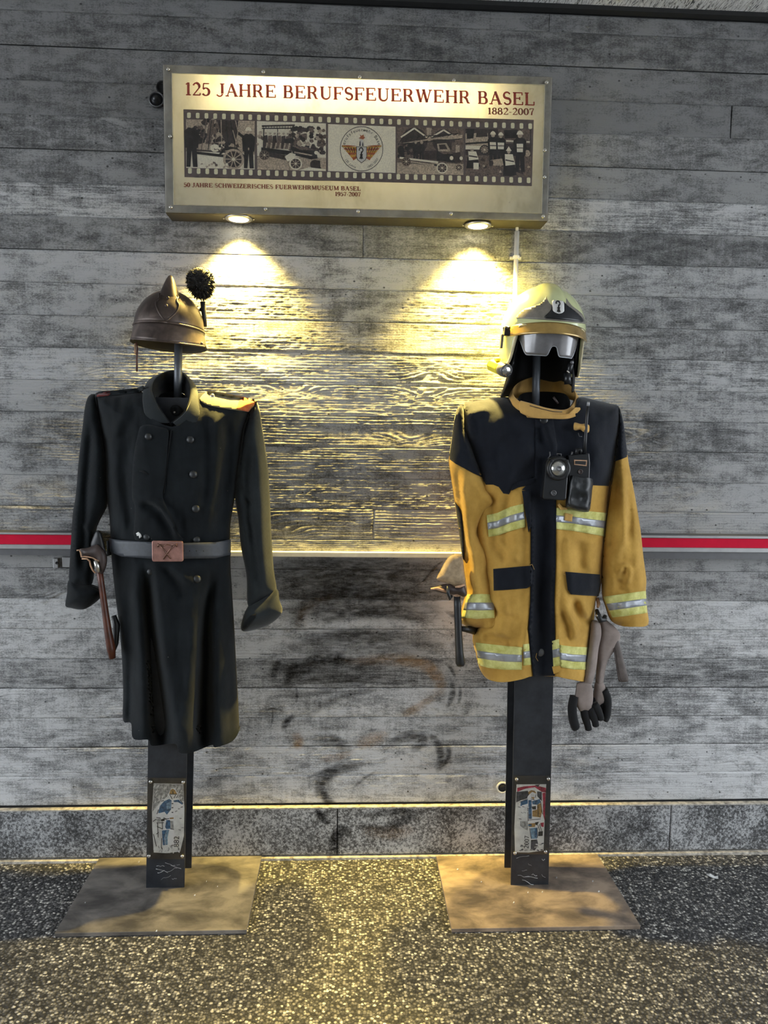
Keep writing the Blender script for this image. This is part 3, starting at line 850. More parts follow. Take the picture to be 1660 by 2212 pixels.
def serif_text(name, text, p0, p1, cap, mat, place, parent, off=0.0006, track=0.02, each=False, bold=1.0):
    """own slab-serif letters from p0 to p1 (baseline ends, photo pixels)"""
    tot = sum(GL[c][0]+track for c in text)
    dx, dy = p1[0]-p0[0], p1[1]-p0[1]; l = math.hypot(dx, dy)
    ex = (dx/l, dy/l); k = l/tot
    ey = (-0.012, -1.0)
    vs = []; fs = []
    x = 0
    for c in text:
        w, strokes = GL[c]
        if each: vs = []; fs = []
        for pts, ws in strokes:
            for q in ribbon(pts, ws if ws is None else [w_*bold for w_ in ws]):
                i0 = len(vs)
                for a, b in q:
                    X_ = (x+a)*k; Y_ = b*cap
                    vs.append(place(p0[0]+ex[0]*X_+ey[0]*Y_, p0[1]+ex[1]*X_+ey[1]*Y_, off))
                fs.append((i0, i0+1, i0+2, i0+3))
        x += w+track
        if each and fs: mk(name, vs, fs, mat, parent, smooth=False)
    if each: return None
    return mk(name, vs, fs, mat, parent, smooth=False)
def sans_text(name, text, M4, size, mat, parent, align='LEFT'):
    """built-in typeface converted to flat mesh; M4 maps text plane to world"""
    cu = bpy.data.curves.new(name, 'FONT'); cu.body = text; cu.size = size; cu.align_x = align
    o = bpy.data.objects.new('tmp_text', cu); COL.objects.link(o)
    dg = bpy.context.evaluated_depsgraph_get(); dg.update()
    me = bpy.data.meshes.new_from_object(o.evaluated_get(dg))
    vs = [M4 @ v.co for v in me.vertices]; fs = [tuple(p.vertices) for p in me.polygons]
    bpy.data.objects.remove(o, do_unlink=True); bpy.data.curves.remove(cu); bpy.data.meshes.remove(me)
    return mk(name, vs, fs, mat, parent, smooth=False)
def plane_mat(place, px, py, slope, off):
    """text plane: origin at a pixel, x along the sign's slope, 1 unit = 1 px"""
    o = place(px, py, off); ex = place(px+1, py+slope, off)-o; ey = place(px-0.012, py-1, off)-o
    nz = ex.cross(ey).normalized()
    return Matrix(((ex.x, ey.x, nz.x, o.x), (ex.y, ey.y, nz.y, o.y), (ex.z, ey.z, nz.z, o.z), (0, 0, 0, 1)))
M['red_ink'] = plain('red_lettering', (0.36, 0.035, 0.02), 0.5, var=0.08)
M['brown_ink'] = plain('red_brown_lettering', (0.22, 0.045, 0.025), 0.5, var=0.08)
serif_text('headline_letter', '125 JAHRE BERUFSFEUERWEHR BASEL', (399, 205.8), (1157, 228.2), 28.0, M['red_ink'], SP, sign, each=True)
serif_text('years_line', '1882-2007', (1053.5, 247.0), (1155.5, 248.8), 14.5, M['brown_ink'], SP, sign, bold=1.1)
serif_text('lower_line', '50 JAHRE SCHWEIZERISCHES FUERWEHRMUSEUM BASEL', (397, 403.6), (780, 412.2), 9.2, M['brown_ink'], SP, sign, bold=1.35)
serif_text('lower_years', '1957-2007', (724, 423.2), (780, 424.4), 8.8, M['brown_ink'], SP, sign, bold=1.35)
def sep(name, col, var=0.5, scale=260):
    return plain(name, col, 0.5, var=var, scale=scale)
FILM = sep('film_mauve', (0.12, 0.085, 0.078), 0.12, 40)
SEP = [sep('print_black', (0.010, 0.006, 0.005)), sep('print_dark', (0.042, 0.027, 0.022)), sep('print_mid', (0.16, 0.11, 0.085)), sep('print_light', (0.50, 0.40, 0.29), .35), sep('print_cream', (0.88, 0.80, 0.62), 0.1), FILM, sep('print_perforation', (0.90, 0.85, 0.58), 0.05)]
def lerp(a, b, t): return (a[0]+(b[0]-a[0])*t, a[1]+(b[1]-a[1])*t)
def rr(cx, cy, w, h, r_=0.3, s=0.03):
    out = []
    for (sx, sy, a0) in ((1, -1, -90), (1, 1, 0), (-1, 1, 90), (-1, -1, 180)):
        for i in range(4):
            a = math.radians(a0+30*i)
            out.append((cx+sx*(w/2-r_*w)+r_*w*math.cos(a), cy+sy*(h/2-r_*w)+r_*w*math.sin(a)))
    return out
prn('film_strip', [([(396.4, 236), (1153.7, 259), (1149.5, 402), (398.8, 382.6)], 0)], [FILM], base=0.0003, place=SP)
sh = []
for k in range(40):
    c = lerp((408.4, 249), (1146, 272.6), k/39); sh.append((rr(c[0], c[1], 8, 12), 0))
    c = lerp((410.5, 369), (1142.5, 389.5), k/39); sh.append((rr(c[0], c[1], 8, 12), 0))
for q in sh: prn('perforation', [q], [SEP[6]], base=0.0005, step=0, place=SP)
dkt = SEP[0]
sans_text('film_print', 'KODAK   SAFETY   FILM', plane_mat(SP, 593, 247, 0.031, 0.0007), 7.5, dkt, sign)
sans_text('film_print', 'KODAK   TRI   X   PAN   FILM', plane_mat(SP, 977, 263.5, 0.030, 0.0007), 6.5, SEP[1], sign)
for px_, py_, s_ in ((420, 382.5, '- 0A'), (492, 383.6, '-> 1'), (572, 386.5, '-> 1A'), (645, 388.5, '-> 2'), (724, 390.5, '-> 2A'), (798, 393.0, '-> 3'), (876, 394.5, '-> 3A'), (950, 397, '-> 4'), (1024, 399, '-> 4A'), (1100, 401, '-> 5')):
    sans_text('frame_number', s_, plane_mat(SP, px_, py_-1.0, 0.026, 0.0007), 5.5, dkt, sign)
# ragged black scratches on the strip's lower edge
sh = []
rs = random.Random(4)
for k in range(14):
    x0 = 400+rs.random()*300; w = rs.uniform(10, 34)
    y0 = 383+(x0-399)*0.0259
    sh.append(([(x0, y0-0.4), (x0+w*.3, y0-1.6), (x0+w*.7, y0-0.6), (x0+w, y0+w*.026-0.2), (x0, y0)], 0))
prn('film_scratches', sh, [dkt], base=0.0006, place=SP)['kind'] = 'stuff'

class Photo:
    def __init__(s, tl, tr, br, bl, seed):
        s.q = (tl, tr, br, bl); s.sh = []; s.r = random.Random(seed)
    def uv(s, u, v):
        return lerp(lerp(s.q[0], s.q[1], u), lerp(s.q[3], s.q[2], u), v)
    def poly(s, pts, c): s.sh.append(([s.uv(*p) for p in pts], c)); return s
    def rect(s, u0, v0, u1, v1, c): return s.poly([(u0, v0), (u1, v0), (u1, v1), (u0, v1)], c)
    def ell(s, u, v, ru, rv, c, n=14): return s.poly([(u+ru*math.cos(2*math.pi*i/n), v+rv*math.sin(2*math.pi*i/n)) for i in range(n)], c)
    def line(s, a, b, w, c):
        dx, dy = b[0]-a[0], (b[1]-a[1])*.72; l = math.hypot(dx, dy) or 1
        nx, ny = -dy/l*w, dx/l*w/.72
        return s.poly([(a[0]+nx, a[1]+ny), (b[0]+nx, b[1]+ny), (b[0]-nx, b[1]-ny), (a[0]-nx, a[1]-ny)], c)
    def wheel(s, u, v, r, spokes=8, tyre=3, inner=1):
        s.ell(u, v, r, r*1.38, tyre, 20); s.ell(u, v, r*.78, r*.78*1.38, inner, 18)
        for k in range(spokes):
            a = 2*math.pi*k/spokes
            s.line((u, v), (u+r*.78*math.cos(a), v+r*.78*1.38*math.sin(a)), r*.05, 3)
        s.ell(u, v, r*.16, r*.16*1.38, 4, 10); return s
    def blobs(s, u0, v0, u1, v1, n, size, cols):
        for _ in range(n):
            u = s.r.uniform(u0, u1); v = s.r.uniform(v0, v1); a = s.r.uniform(.5, 1)*size
            m = s.r.randrange(5, 8); rt = s.r.random()*6
            s.poly([(u+a*math.cos(rt+2*math.pi*i/m)*s.r.uniform(.6, 1.2), v+a*1.3*math.sin(rt+2*math.pi*i/m)*s.r.uniform(.6, 1.2)) for i in range(m)], s.r.choice(cols))
        return s
    def man(s, u, v, h, coat=0, helm=3, face=3, legs=0):
        """standing figure, feet at (u, v), height h in picture heights"""
        w = h*.098
        s.poly([(u-w*.8, v), (u-w*.75, v-h*.48), (u+w*.75, v-h*.48), (u+w*.9, v), (u+w*.2, v), (u, v-h*.35), (u-w*.2, v)], legs)
        s.poly([(u-w, v-h*.4), (u-w*1.15, v-h*.75), (u-w*.5, v-h*.83), (u+w*.5, v-h*.83), (u+w*1.15, v-h*.75), (u+w, v-h*.4)], coat)
        s.ell(u, v-h*.88, w*.42, h*.065, face, 8)
        s.poly([(u-w*.62, v-h*.9), (u-w*.4, v-h*.97), (u, v-h), (u+w*.4, v-h*.97), (u+w*.62, v-h*.9)], helm)
        return s
    def build(s): return prn('film_photo', s.sh, SEP, base=0.0006, step=0.000012, place=SP)

# photo 1: men beside a horse-drawn ladder carriage wheel
f = Photo((402, 257.6), (550.6, 261.3), (550.6, 366), (402.5, 362.4), 1)
f.rect(0, 0, 1, 1, 3).rect(0, .66, 1, 1, 4).blobs(.05, .02, .75, .55, 60, .06, (0, 1, 2, 1, 0, 3))
f.poly([(.75, .05), (1, .02), (1, .7), (.8, .66)], 3).poly([(.34, 0), (.42, 0), (.36, .5), (.28, .5)], 2).poly([(.44, 0), (.76, 0), (.74, .5), (.56, .44)], 1)
for k in range(7): f.line((.30+.07*k, .0), (.22+.1*k, .62), .006, R.choice((0, 2, 3)))
f.line((.12, .68), (.56, .74), .02, 0).line((.12, .63), (.6, .66), .012, 1)
f.ell(.42, .58, .07, .08, 4).blobs(.36, .5, .56, .62, 14, .03, (0, 4, 2))
f.poly([(.48, .7), (.54, .58), (.64, .54), (.74, .56), (.84, .7), (.88, .76), (.83, .78), (.76, .66), (.66, .6), (.57, .63), (.5, .72)], 0)
f.wheel(.69, .80, .155, 10).man(.08, .98, .98, 0, 3, 3).line((.12, .35), (.2, .2), .02, 0)
f.man(.91, .98, .86, 0, 4, 3).line((.86, .36), (.74, .24), .02, 0).ell(.91, .58, .012, .03, 3)
f.line((.68, .2), (.74, .5), .006, 3).line((.76, .2), (.72, .5), .006, 3).blobs(.1, .88, .6, .98, 14, .03, (3, 4, 2))
f.build()
# photo 2: open fire engine with a row of men
f = Photo((555.4, 261.5), (704.5, 266.6), (704.5, 369.6), (556, 366), 2)
f.rect(0, 0, 1, 1, 4).rect(0, .72, 1, 1, 3).blobs(.45, .1, .98, .62, 110, .05, (0, 1, 2, 3, 1, 2)).blobs(0, .15, .1, .5, 6, .04, (3, 2))
f.line((.07, .1), (.55, .06), .012, 1).line((.07, .15), (.58, .12), .008, 0)
for k in range(12): f.line((.09+.04*k, .09), (.09+.04*k, .15), .004, 0)
f.line((.1, .15), (.09, .55), .008, 0).line((.52, .12), (.52, .48), .008, 0).line((.3, .14), (.3, .3), .006, 1)
for k in range(6):
    u = .12+.065*k
    f.poly([(u-.03, .56), (u-.025, .3), (u+.03, .28), (u+.045, .56)], k % 2 + 1).ell(u+.005, .24, .017, .035, 3, 8).poly([(u-.02, .225), (u, .18), (u+.025, .225)], 4).line((u+.01, .56), (u+.03, .44), .012, 3)
f.poly([(.38, .36), (.5, .32), (.53, .44), (.42, .44)], 0).poly([(.06, .54), (.5, .6), (.5, .7), (.06, .62)], 0)
f.poly([(.12, .62), (.46, .7), (.46, .8), (.14, .72)], 1).poly([(.5, .5), (.72, .5), (.86, .58), (.88, .74), (.78, .76), (.52, .68)], 0).poly([(.52, .5), (.72, .5), (.84, .57), (.62, .57)], 2)
f.line((.54, .62), (.8, .68), .01, 3).poly([(.4, .72), (.48, .64), (.56, .66), (.54, .76), (.44, .82)], 4)
f.wheel(.105, .70, .075, 8, 2).wheel(.56, .86, .095, 8, 4).ell(.87, .88, .1, .1, 0).ell(.84, .87, .07, .1, 1).ell(.86, .62, .03, .04, 4).ell(.94, .85, .025, .1, 3)
f.poly([(.6, 1), (.75, .93), (1, .96), (1, 1)], 4)
f.build()
# photo 4: long ladder truck
f = Photo((858, 274), (1002.5, 278), (1001.5, 378), (858, 375), 3)
f.rect(0, 0, 1, 1, 2).rect(0, .76, 1, 1, 3).ell(.26, .3, .2, .3, 1).ell(.7, .28, .17, .26, 1).poly([(.44, 0), (.52, 0), (.5, .3), (.46, .3)], 3)
f.line((.06, .22), (.26, .02), .012, 4).line((.26, .02), (.46, .22), .012, 4).line((.52, .2), (.7, .04), .012, 4).line((.7, .04), (.88, .2), .012, 4).rect(.82, .3, .98, .74, 2).rect(.88, .36, .94, .6, 3)
f.poly([(.02, .36), (.98, .1), (.98, .24), (.6, .24), (.1, .36)], 3)
for k in range(12): f.line((.04+.08*k, .33-.018*k), (.1+.08*k, .2-.008*k), .006, 0)
f.line((.02, .37), (.98, .22), .008, 0).line((.1, .24), (.95, .1), .006, 0)
f.blobs(.02, .38, .38, .66, 40, .04, (0, 1, 2, 0))
for u in (.28, .37): f.man(u, .7, .42, 0, 3, 3)
f.poly([(.4, .5), (.62, .48), (.62, .68), (.4, .68)], 1).poly([(.6, .34), (.74, .32), (.8, .46), (.8, .5), (.62, .5)], 3).poly([(.63, .36), (.72, .35), (.76, .45), (.64, .46)], 1).poly([(.6, .5), (.78, .5), (.92, .54), (.96, .7), (.84, .74), (.6, .7)], 0).poly([(.62, .5), (.78, .5), (.86, .54), (.7, .56)], 2)
f.poly([(.04, .64), (.62, .72), (.62, .76), (.04, .68)], 4).poly([(.1, .7), (.6, .78), (.6, .82), (.1, .76)], 0).line((.2, .74), (.56, .8), .012, 3)
f.poly([(.84, .54), (.95, .5), (.97, .72), (.86, .74)], 1)
f.wheel(.14, .74, .07, 8, 2).wheel(.68, .86, .085, 8, 4).wheel(.93, .84, .06, 8, 3).ell(.82, .64, .028, .045, 4).ell(.965, .64, .024, .04, 4).ell(.06, .5, .05, .1, 0)
f.build()
# photo 5: modern crew by a truck
f = Photo((1006, 278), (1148, 280), (1147.5, 382.6), (1006.5, 379.5), 5)
f.rect(0, 0, 1, 1, 1).rect(0, .56, 1, 1, 2).poly([(0, .1), (.34, .08), (.36, .36), (0, .42)], 3).poly([(.02, .0), (.14, 0), (.12, .2), (.02, .22)], 0).poly([(.18, 0), (.32, 0), (.34, .16), (.16, .18)], 1).rect(.5, .0, .98, .3, 2).poly([(.58, .02), (.8, 0), (.8, .18), (.6, .2)], 0).line((.5, .24), (.98, .26), .012, 4).line((0, .32), (.34, .28), .014, 0)
f.rect(.0, .36, .3, .44, 4).wheel(.29, .44, .075, 10, 0, 2)
f.poly([(.55, .4), (.98, .38), (.98, .56), (.55, .56)], 0).blobs(0, .6, 1, .98, 40, .035, (3, 2, 1, 2)).ell(.94, .5, .05, .07, 3)
for u, v, h in ((.42, .78, .74), (.54, .76, .7), (.83, .90, .88)):
    f.man(u, v, h, 0, 4, 3, 0).poly([(u-.05, v-h*.68), (u+.05, v-h*.68), (u+.045, v-h*.48), (u-.045, v-h*.48)], 4).line((u-.05, v-h*.58), (u+.05, v-h*.58), .008, 2)
for u, v, h in ((.1, .84, .48), (.66, .99, .62)):
    f.poly([(u-.09, v), (u-.07, v-h*.5), (u+.08, v-h*.5), (u+.12, v-.03), (u+.04, v)], 0).poly([(u-.05, v-h*.35), (u-.06, v-h*.75), (u+.06, v-h*.75), (u+.1, v-h*.4)], 4).line((u-.05, v-h*.55), (u+.08, v-h*.5), .01, 1).ell(u, v-h*.84, .028, .05, 3, 8).poly([(u-.045, v-h*.86), (u, v-h*1.02), (u+.045, v-h*.86)], 4)
f.poly([(.38, .66), (.56, .62), (.58, .76), (.42, .78)], 3).ell(.4, .72, .025, .06, 1).rect(.12, .72, .2, .86, 4)
f.build()
# emblem frame
def lw(px, py, off=0): return SP(px, py, off)
WHT = SEP[4]; BLK = SEP[0]
GOLD = sep('emblem_gold', (0.55, 0.30, 0.03), .4, 300); ORG = sep('emblem_orange', (0.42, 0.10, 0.02), .3, 300); SIL = sep('emblem_silver', (0.66, 0.64, 0.58), .05)
sh = [([(709, 268), (855, 273.5), (855, 373.6), (709, 369.6)], 0)]
CX, CY = 781.5, 321.5
def cring(r0, r1, a0=0, a1=360, n=40):
    o = [(CX+r1*math.cos(math.radians(a0+(a1-a0)*i/n)), CY+r1*1.04*math.sin(math.radians(a0+(a1-a0)*i/n))) for i in range(n+1)]
    i_ = [(CX+r0*math.cos(math.radians(a0+(a1-a0)*i/n)), CY+r0*1.04*math.sin(math.radians(a0+(a1-a0)*i/n))) for i in range(n+1)]
    return [([o[k], o[k+1], i_[k+1], i_[k]], 1) for k in range(n)]
sh += cring(45.5, 46.8)
for s_ in (-1, 1):      # wings
    for k in range(6):
        a = [(CX+s_*9, CY-4+k*4.0), (CX+s_*(44-k*4.5), CY-7+k*5.0), (CX+s_*(40-k*4.5), CY-3.2+k*5.6), (CX+s_*9, CY+0.5+k*3.8)]
        sh.append((a, 2 if k % 2 == 0 else 3))
    sh.append(([(CX+s_*9, CY-6), (CX+s_*30, CY-8), (CX+s_*44, CY-7.5), (CX+s_*30, CY-4.5)], 3))
    for k in range(4): sh.append(([(CX+s_*(16+6*k), CY-3), (CX+s_*(18+6*k), CY-3), (CX+s_*(15+4.6*k), CY+9-k), (CX+s_*(14+4.6*k), CY+9-k)], 1))
# torch/dragon above, flame
sh.append(([(CX-6, CY-6), (CX-4, CY-17), (CX, CY-22), (CX+4, CY-17), (CX+6, CY-6)], 4))
sh += [([(CX-5, CY-6), (CX-4, CY-16), (CX-2.5, CY-17), (CX-2, CY-6)], 1), ([(CX+1, CY-6), (CX+2, CY-14), (CX+3, CY-14), (CX+4, CY-6)], 1)]
sh.append(([(CX-6, CY-23), (CX-2, CY-22), (CX+3, CY-20), (CX+8, CY-25), (CX+5, CY-26), (CX+4, CY-31), (CX, CY-28), (CX-4, CY-31), (CX-2, CY-26)], 3))
# shield with the black crozier
shield = [(CX-11.5, CY-5), (CX+11.5, CY-5), (CX+11.5, CY+17), (CX+9, CY+24), (CX, CY+31), (CX-9, CY+24), (CX-11.5, CY+17)]
sh.append((shield, 1)); sh.append(([(CX+(x-CX)*.9, CY+11+(y-CY-11)*.93) for x, y in shield], 4))
def crozier(cx, cy, s, mi):
    out = []
    for pts, w in (((arcp(0, .62, .2, .24, 200, -60, 12)), .12),):
        out += [([(cx+x*s, cy-y*s) for x, y in q], mi) for q in ribbon(pts, [w*.8]+[w]*(len(pts)-2)+[w])]
    out += [([(cx+x*s, cy-y*s) for x, y in [(.0, .48), (.16, .48), (.1, .2), (.2, .12), (.12, .02), (.22, -.36), (.08, -.3), (.04, -.42), (-.06, -.3), (-.2, -.36), (-.08, .02), (-.14, .12), (-.06, .2)]], mi)]
    return out
sh += crozier(CX-1, CY+15, 20, 1)
prn('emblem', sh, [WHT, BLK, GOLD, ORG, SIL], base=0.0006, place=SP)
def arc_text(name, text, r, a0, a1, size, up=True):
    n = len(text)
    vs = []; fs = []
    for i, ch in enumerate(text):
        if ch == ' ': continue
        cu = bpy.data.curves.new('t', 'FONT'); cu.body = ch; cu.size = size; cu.align_x = 'CENTER'
        o = bpy.data.objects.new('tmp_text', cu); COL.objects.link(o)
        dg = bpy.context.evaluated_depsgraph_get(); dg.update()
        me = bpy.data.meshes.new_from_object(o.evaluated_get(dg))
        a = math.radians(a0+(a1-a0)*i/(n-1))
        c, s = math.cos(a), math.sin(a)
        i0 = len(vs)
        for v in me.vertices:
            x, y = v.co.x*1.0, v.co.y
            rr_ = (r+y) if up else (r-y)
            tx, ty = (s, -c) if up else (-s, c)      # tangent (photo axes: y down)
            # angle measured anticlockwise from +x, y up
            X_ = CX+rr_*c + x*tx; Y_ = CY-(rr_*s + x*ty)*1.04
            vs.append(SP(X_, Y_, 0.0011))
        fs += [tuple(i0+k for k in p.vertices) for p in me.polygons]
        bpy.data.objects.remove(o, do_unlink=True); bpy.data.curves.remove(cu); bpy.data.meshes.remove(me)
    return mk(name, vs, fs, BLK, sign, smooth=False)
arc_text('emblem_text', 'Berufsfeuerwehr Basel', 36.5, 172, 6, 9.8)
arc_text('emblem_text', '125 Jahre', 42.5, 214, 250, 6.6, up=False)
arc_text('emblem_text', '1882-2007', 42.5, 290, 328, 6.6, up=False)

# two recessed downlights in the underside
for cx_, cy_, ax_ in ((516, 470.5, 31), (1033, 485.5, 31)):
    # on the plane of the underside
    zz = P(cx_, cy_, -0.05).z
    c0 = P(cx_, cy_, -0.055)
    dl = MB().disc(c0+Vector((0, 0, -0.002)), (0, 0, -1), [(0.044, -0.002), (0.044, 0.003), (0.037, 0.006), (0.033, 0.003)], 28).build('downlight_ring', M['steel'], sign)
    MB().disc(c0+Vector((0, 0, -0.003)), (0, 0, -1), [(0.0325, -0.001), (0.031, 0.003), (0.02, 0.0045)], 24).build('downlight_lens', emit('downlight_glow', (1.0, 0.9, 0.62), 14.0), dl)
    s_ = MB().disc(c0+Vector((0.048, 0, -0.002)), (0, 0, -1), [(0.003, 0), (0.003, 0.003), (0.001, 0.004)], 8).build('screw', M['steel'], dl)
    inst(s_, (-0.096, 0, 0))
    ld = bpy.data.lights.new('downlight_spot', 'SPOT')
    ld.energy = LAMP_W; ld.color = LAMP_COL; ld.spot_size = math.radians(128); ld.spot_blend = 0.55; ld.shadow_soft_size = 0.02
    lo = bpy.data.objects.new('downlight_spot', ld); COL.objects.link(lo)
    lo.parent = sign
    lo.location = c0 + Vector((0, 0, -0.022)) - sign.location
    lo.rotation_euler = (math.radians(-8), 0, 0)
    l2 = bpy.data.lights.new('downlight_beam', 'SPOT')
    l2.energy = BEAM_W; l2.color = LAMP_COL; l2.spot_size = math.radians(102); l2.spot_blend = 1.0; l2.shadow_soft_size = 0.025
    lo2 = bpy.data.objects.new('downlight_beam', l2); COL.objects.link(lo2)
    lo2.parent = sign; lo2.location = lo.location; lo2.rotation_euler = (math.radians(-4), 0, 0)

# ------------------------------------------------------------------ soft-goods modeller
def seg_dist(pts, A, B):
    """distance from pts (n,2) to segments A-B (m,2) -> (n,m), param (n,m), side"""
    d = B-A
    L2 = (d**2).sum(1)+1e-9
    rel = pts[:, None, :]-A[None]
    t = np.clip((rel*d[None]).sum(2)/L2[None], 0, 1)
    q = rel-t[:, :, None]*d[None]
    dist = np.sqrt((q**2).sum(2))
    side = np.sign(d[None, :, 0]*rel[:, :, 1]-d[None, :, 1]*rel[:, :, 0])
    return dist, t, side
class Fold:
    """a crease: ridge (Gaussian) or step (one side lifted) along a pixel polyline"""
    def __init__(s, pts, width, amp, kind='ridge', taper=True):
        c = np.array(spline(pts, 6) if len(pts) > 2 else pts, float)
        s.A = c[:-1]; s.B = c[1:]
        ln = np.sqrt(((s.B-s.A)**2).sum(1)); s.cum = np.concatenate([[0], np.cumsum(ln)]); s.tot = s.cum[-1]; s.ln = ln
        s.w = width; s.amp = amp; s.kind = kind; s.taper = taper
    def __call__(s, pts):
        d, t, side = seg_dist(pts, s.A, s.B)
        k = d.argmin(1); i = np.arange(len(pts))
        dd = d[i, k]; u = (s.cum[k]+t[i, k]*s.ln[k])/s.tot
        w = s.w if not hasattr(s.w, '__len__') else s.w[0]+(s.w[1]-s.w[0])*u
        amp = s.amp if not hasattr(s.amp, '__len__') else s.amp[0]+(s.amp[1]-s.amp[0])*u
        if s.taper: amp = amp*np.clip(np.minimum(u, 1-u)*6+0.12, 0, 1)
        if s.kind == 'ridge': return amp*np.exp(-(dd/w)**2)
        sg = side[i, k]
        # step: lifted on the left of the line direction (photo axes), decays away
        return amp*np.where(sg < 0, np.exp(-(dd/(w*3.2))**2)*np.clip(dd/(w*0.35), 0, 1), 0)
class Relief:
    """closed soft body grown from a photo outline: rounded front and back about depth y0"""
    def __init__(s, outline, y0, H, Hb, Rp, open_edges=(), folds=(), wr=0.002, wsc=(0.02, 0.006), seed=0, smooth=6, tilt=None, closed_spline=True, power=0.5):
        s.pts = [np.array(p, float) for p in outline]
        s.open = open_edges; s.y0 = y0; s.H = H; s.Hb = Hb; s.Rp = Rp; s.folds = list(folds); s.wr = wr; s.wsc = wsc; s.seed = seed; s.tilt = tilt; s.power = power
        m = len(s.pts)
        dense = []; flag = []
        sp_ = spline(s.pts, smooth, closed=True) if smooth > 1 else s.pts
        n = smooth if smooth > 1 else 1
        for i, q in enumerate(sp_):
            dense.append(q); flag.append((i//n) in open_edges)
        s.loop = np.array(dense); s.flag = np.array(flag)
        A = s.loop; B = np.roll(s.loop, -1, 0)
        keep = ~s.flag
        s.A = A[keep]; s.B = B[keep]
    def base(s, pts):
        y = np.full(len(pts), s.y0) if not callable(s.y0) else s.y0(pts)
        return y
    def depth(s, pts, front=True):
        """y of the surface under pixel points"""
        pts = np.asarray(pts, float)
        d = np.empty(len(pts))
        for a in range(0, len(pts), 4000):
            d[a:a+4000] = seg_dist(pts[a:a+4000], s.A, s.B)[0].min(1)
        t = np.clip(d/s.Rp, 0, 1)
        prof = (1-(1-t)**2)**s.power
        y = s.base(pts)
        if front:
            h = s.H*prof
            ed = np.clip(d/14, 0, 1)
            for f in s.folds: h = h+f(pts)*ed
            if s.wr:
                h = h + s.wr*ed*(fbm(pts[:, 0]*s.wsc[0], pts[:, 1]*s.wsc[1], s.seed+50, 4)-0.5)*2
                h = h + 0.32*s.wr*ed*(fbm(pts[:, 0]*s.wsc[0]*3.4+9, pts[:, 1]*s.wsc[1]*4.2, s.seed+90, 3)-0.5)*2
            return y-np.maximum(h, 0.0)
        return y+s.Hb*prof
    def build(s, name, mat, parent, res=7.0, zone=None, mat2=None):
        # resample loop
        L_ = s.loop
        seg = np.sqrt(((np.roll(L_, -1, 0)-L_)**2).sum(1)); cum = np.concatenate([[0], np.cumsum(seg)])
        n = max(12, int(cum[-1]/res))
        loop = []
        for k in range(n):
            t = cum[-1]*k/n; i = min(np.searchsorted(cum, t, 'right')-1, len(L_)-1)
            f = (t-cum[i])/(seg[i]+1e-9)
            loop.append(L_[i]+(L_[(i+1) % len(L_)]-L_[i])*f)
        loop = np.array(loop)
        x0, y0 = loop.min(0); x1, y1 = loop.max(0)
        gx = []
        row = 0; yy = y0
        while yy < y1:
            xx = x0 + (res/2 if row % 2 else 0)
            while xx < x1:
                gx.append((xx, yy)); xx += res
            yy += res*0.87; row += 1
        g = np.array(gx)
        A = loop; B = np.roll(loop, -1, 0)
        dd = seg_dist(g, A, B)[0].min(1)
        # inside test
        ins = np.zeros(len(g), bool)
        for a, b in zip(A, B):
            c = (a[1] > g[:, 1]) != (b[1] > g[:, 1])
            with np.errstate(divide='ignore', invalid='ignore'):
                xi = a[0]+(g[:, 1]-a[1])*(b[0]-a[0])/(b[1]-a[1])
            ins ^= c & (g[:, 0] < xi)
        rings = []
        tg = np.roll(loop, -1, 0)-np.roll(loop, 1, 0); tg /= (np.sqrt((tg**2).sum(1))[:, None]+1e-9)
        nrm_ = np.stack([-tg[:, 1], tg[:, 0]], 1)
        area = (A[:, 0]*B[:, 1]-B[:, 0]*A[:, 1]).sum()
        if area < 0: nrm_ = -nrm_
        for o_ in (0.22, 0.62):
            q = loop+nrm_*o_*res
            dq = seg_dist(q, A, B)[0].min(1)
            rings.append(q[dq > o_*res*0.9])
        g = g[ins & (dd > res*1.05)]
        allp = np.concatenate([loop]+rings+[g])
        tri = delaunay_2d_cdt([Vector(p) for p in allp], [(i, (i+1) % n) for i in range(n)], [], 1, 1e-5)
        vp = np.array([(v.x, v.y) for v in tri[0]])
        fr_ = s.depth(vp, True); ba = s.depth(vp, False)
        m = len(vp)
        verts = [P(vp[i, 0], vp[i, 1], fr_[i]) for i in range(m)]
        # the back keeps the front's x/z so the body has no perspective flare
        for i in range(m):
            q = P(vp[i, 0], vp[i, 1], s.base(vp[i:i+1])[0]); verts.append(Vector((q.x, ba[i], q.z)))
        faces = []
        edges = {}
        for f in tri[2]:
            a, b, c = f
            # orient: normal toward the camera (-y)
            nrm = (verts[b]-verts[a]).cross(verts[c]-verts[a])
            if nrm.y > 0: a, c = c, a
            faces.append((a, b, c)); faces.append((m+c, m+b, m+a))
            for e in ((a, b), (b, c), (c, a)): edges[e] = edges.get(e, 0)+1
        for (a, b) in list(edges):
            if (b, a) not in edges:
                faces.append((b, a, m+a, m+b))
        fm = None
        if zone:
            cx_ = [((vp[f[0] % m]+vp[f[1] % m]+vp[f[2] % m])/3) for f in faces]
            fm = [1 if zone(c[0], c[1]) else 0 for c in cx_]
        o = mk(name, verts, faces, mat, parent, mats=[mat, mat2] if zone else None, fmat=fm)
        bm = bmesh.new(); bm.from_mesh(o.data)
        bmesh.ops.remove_doubles(bm, verts=bm.verts, dist=0.0004)
        bm.to_mesh(o.data); bm.free()
        return o
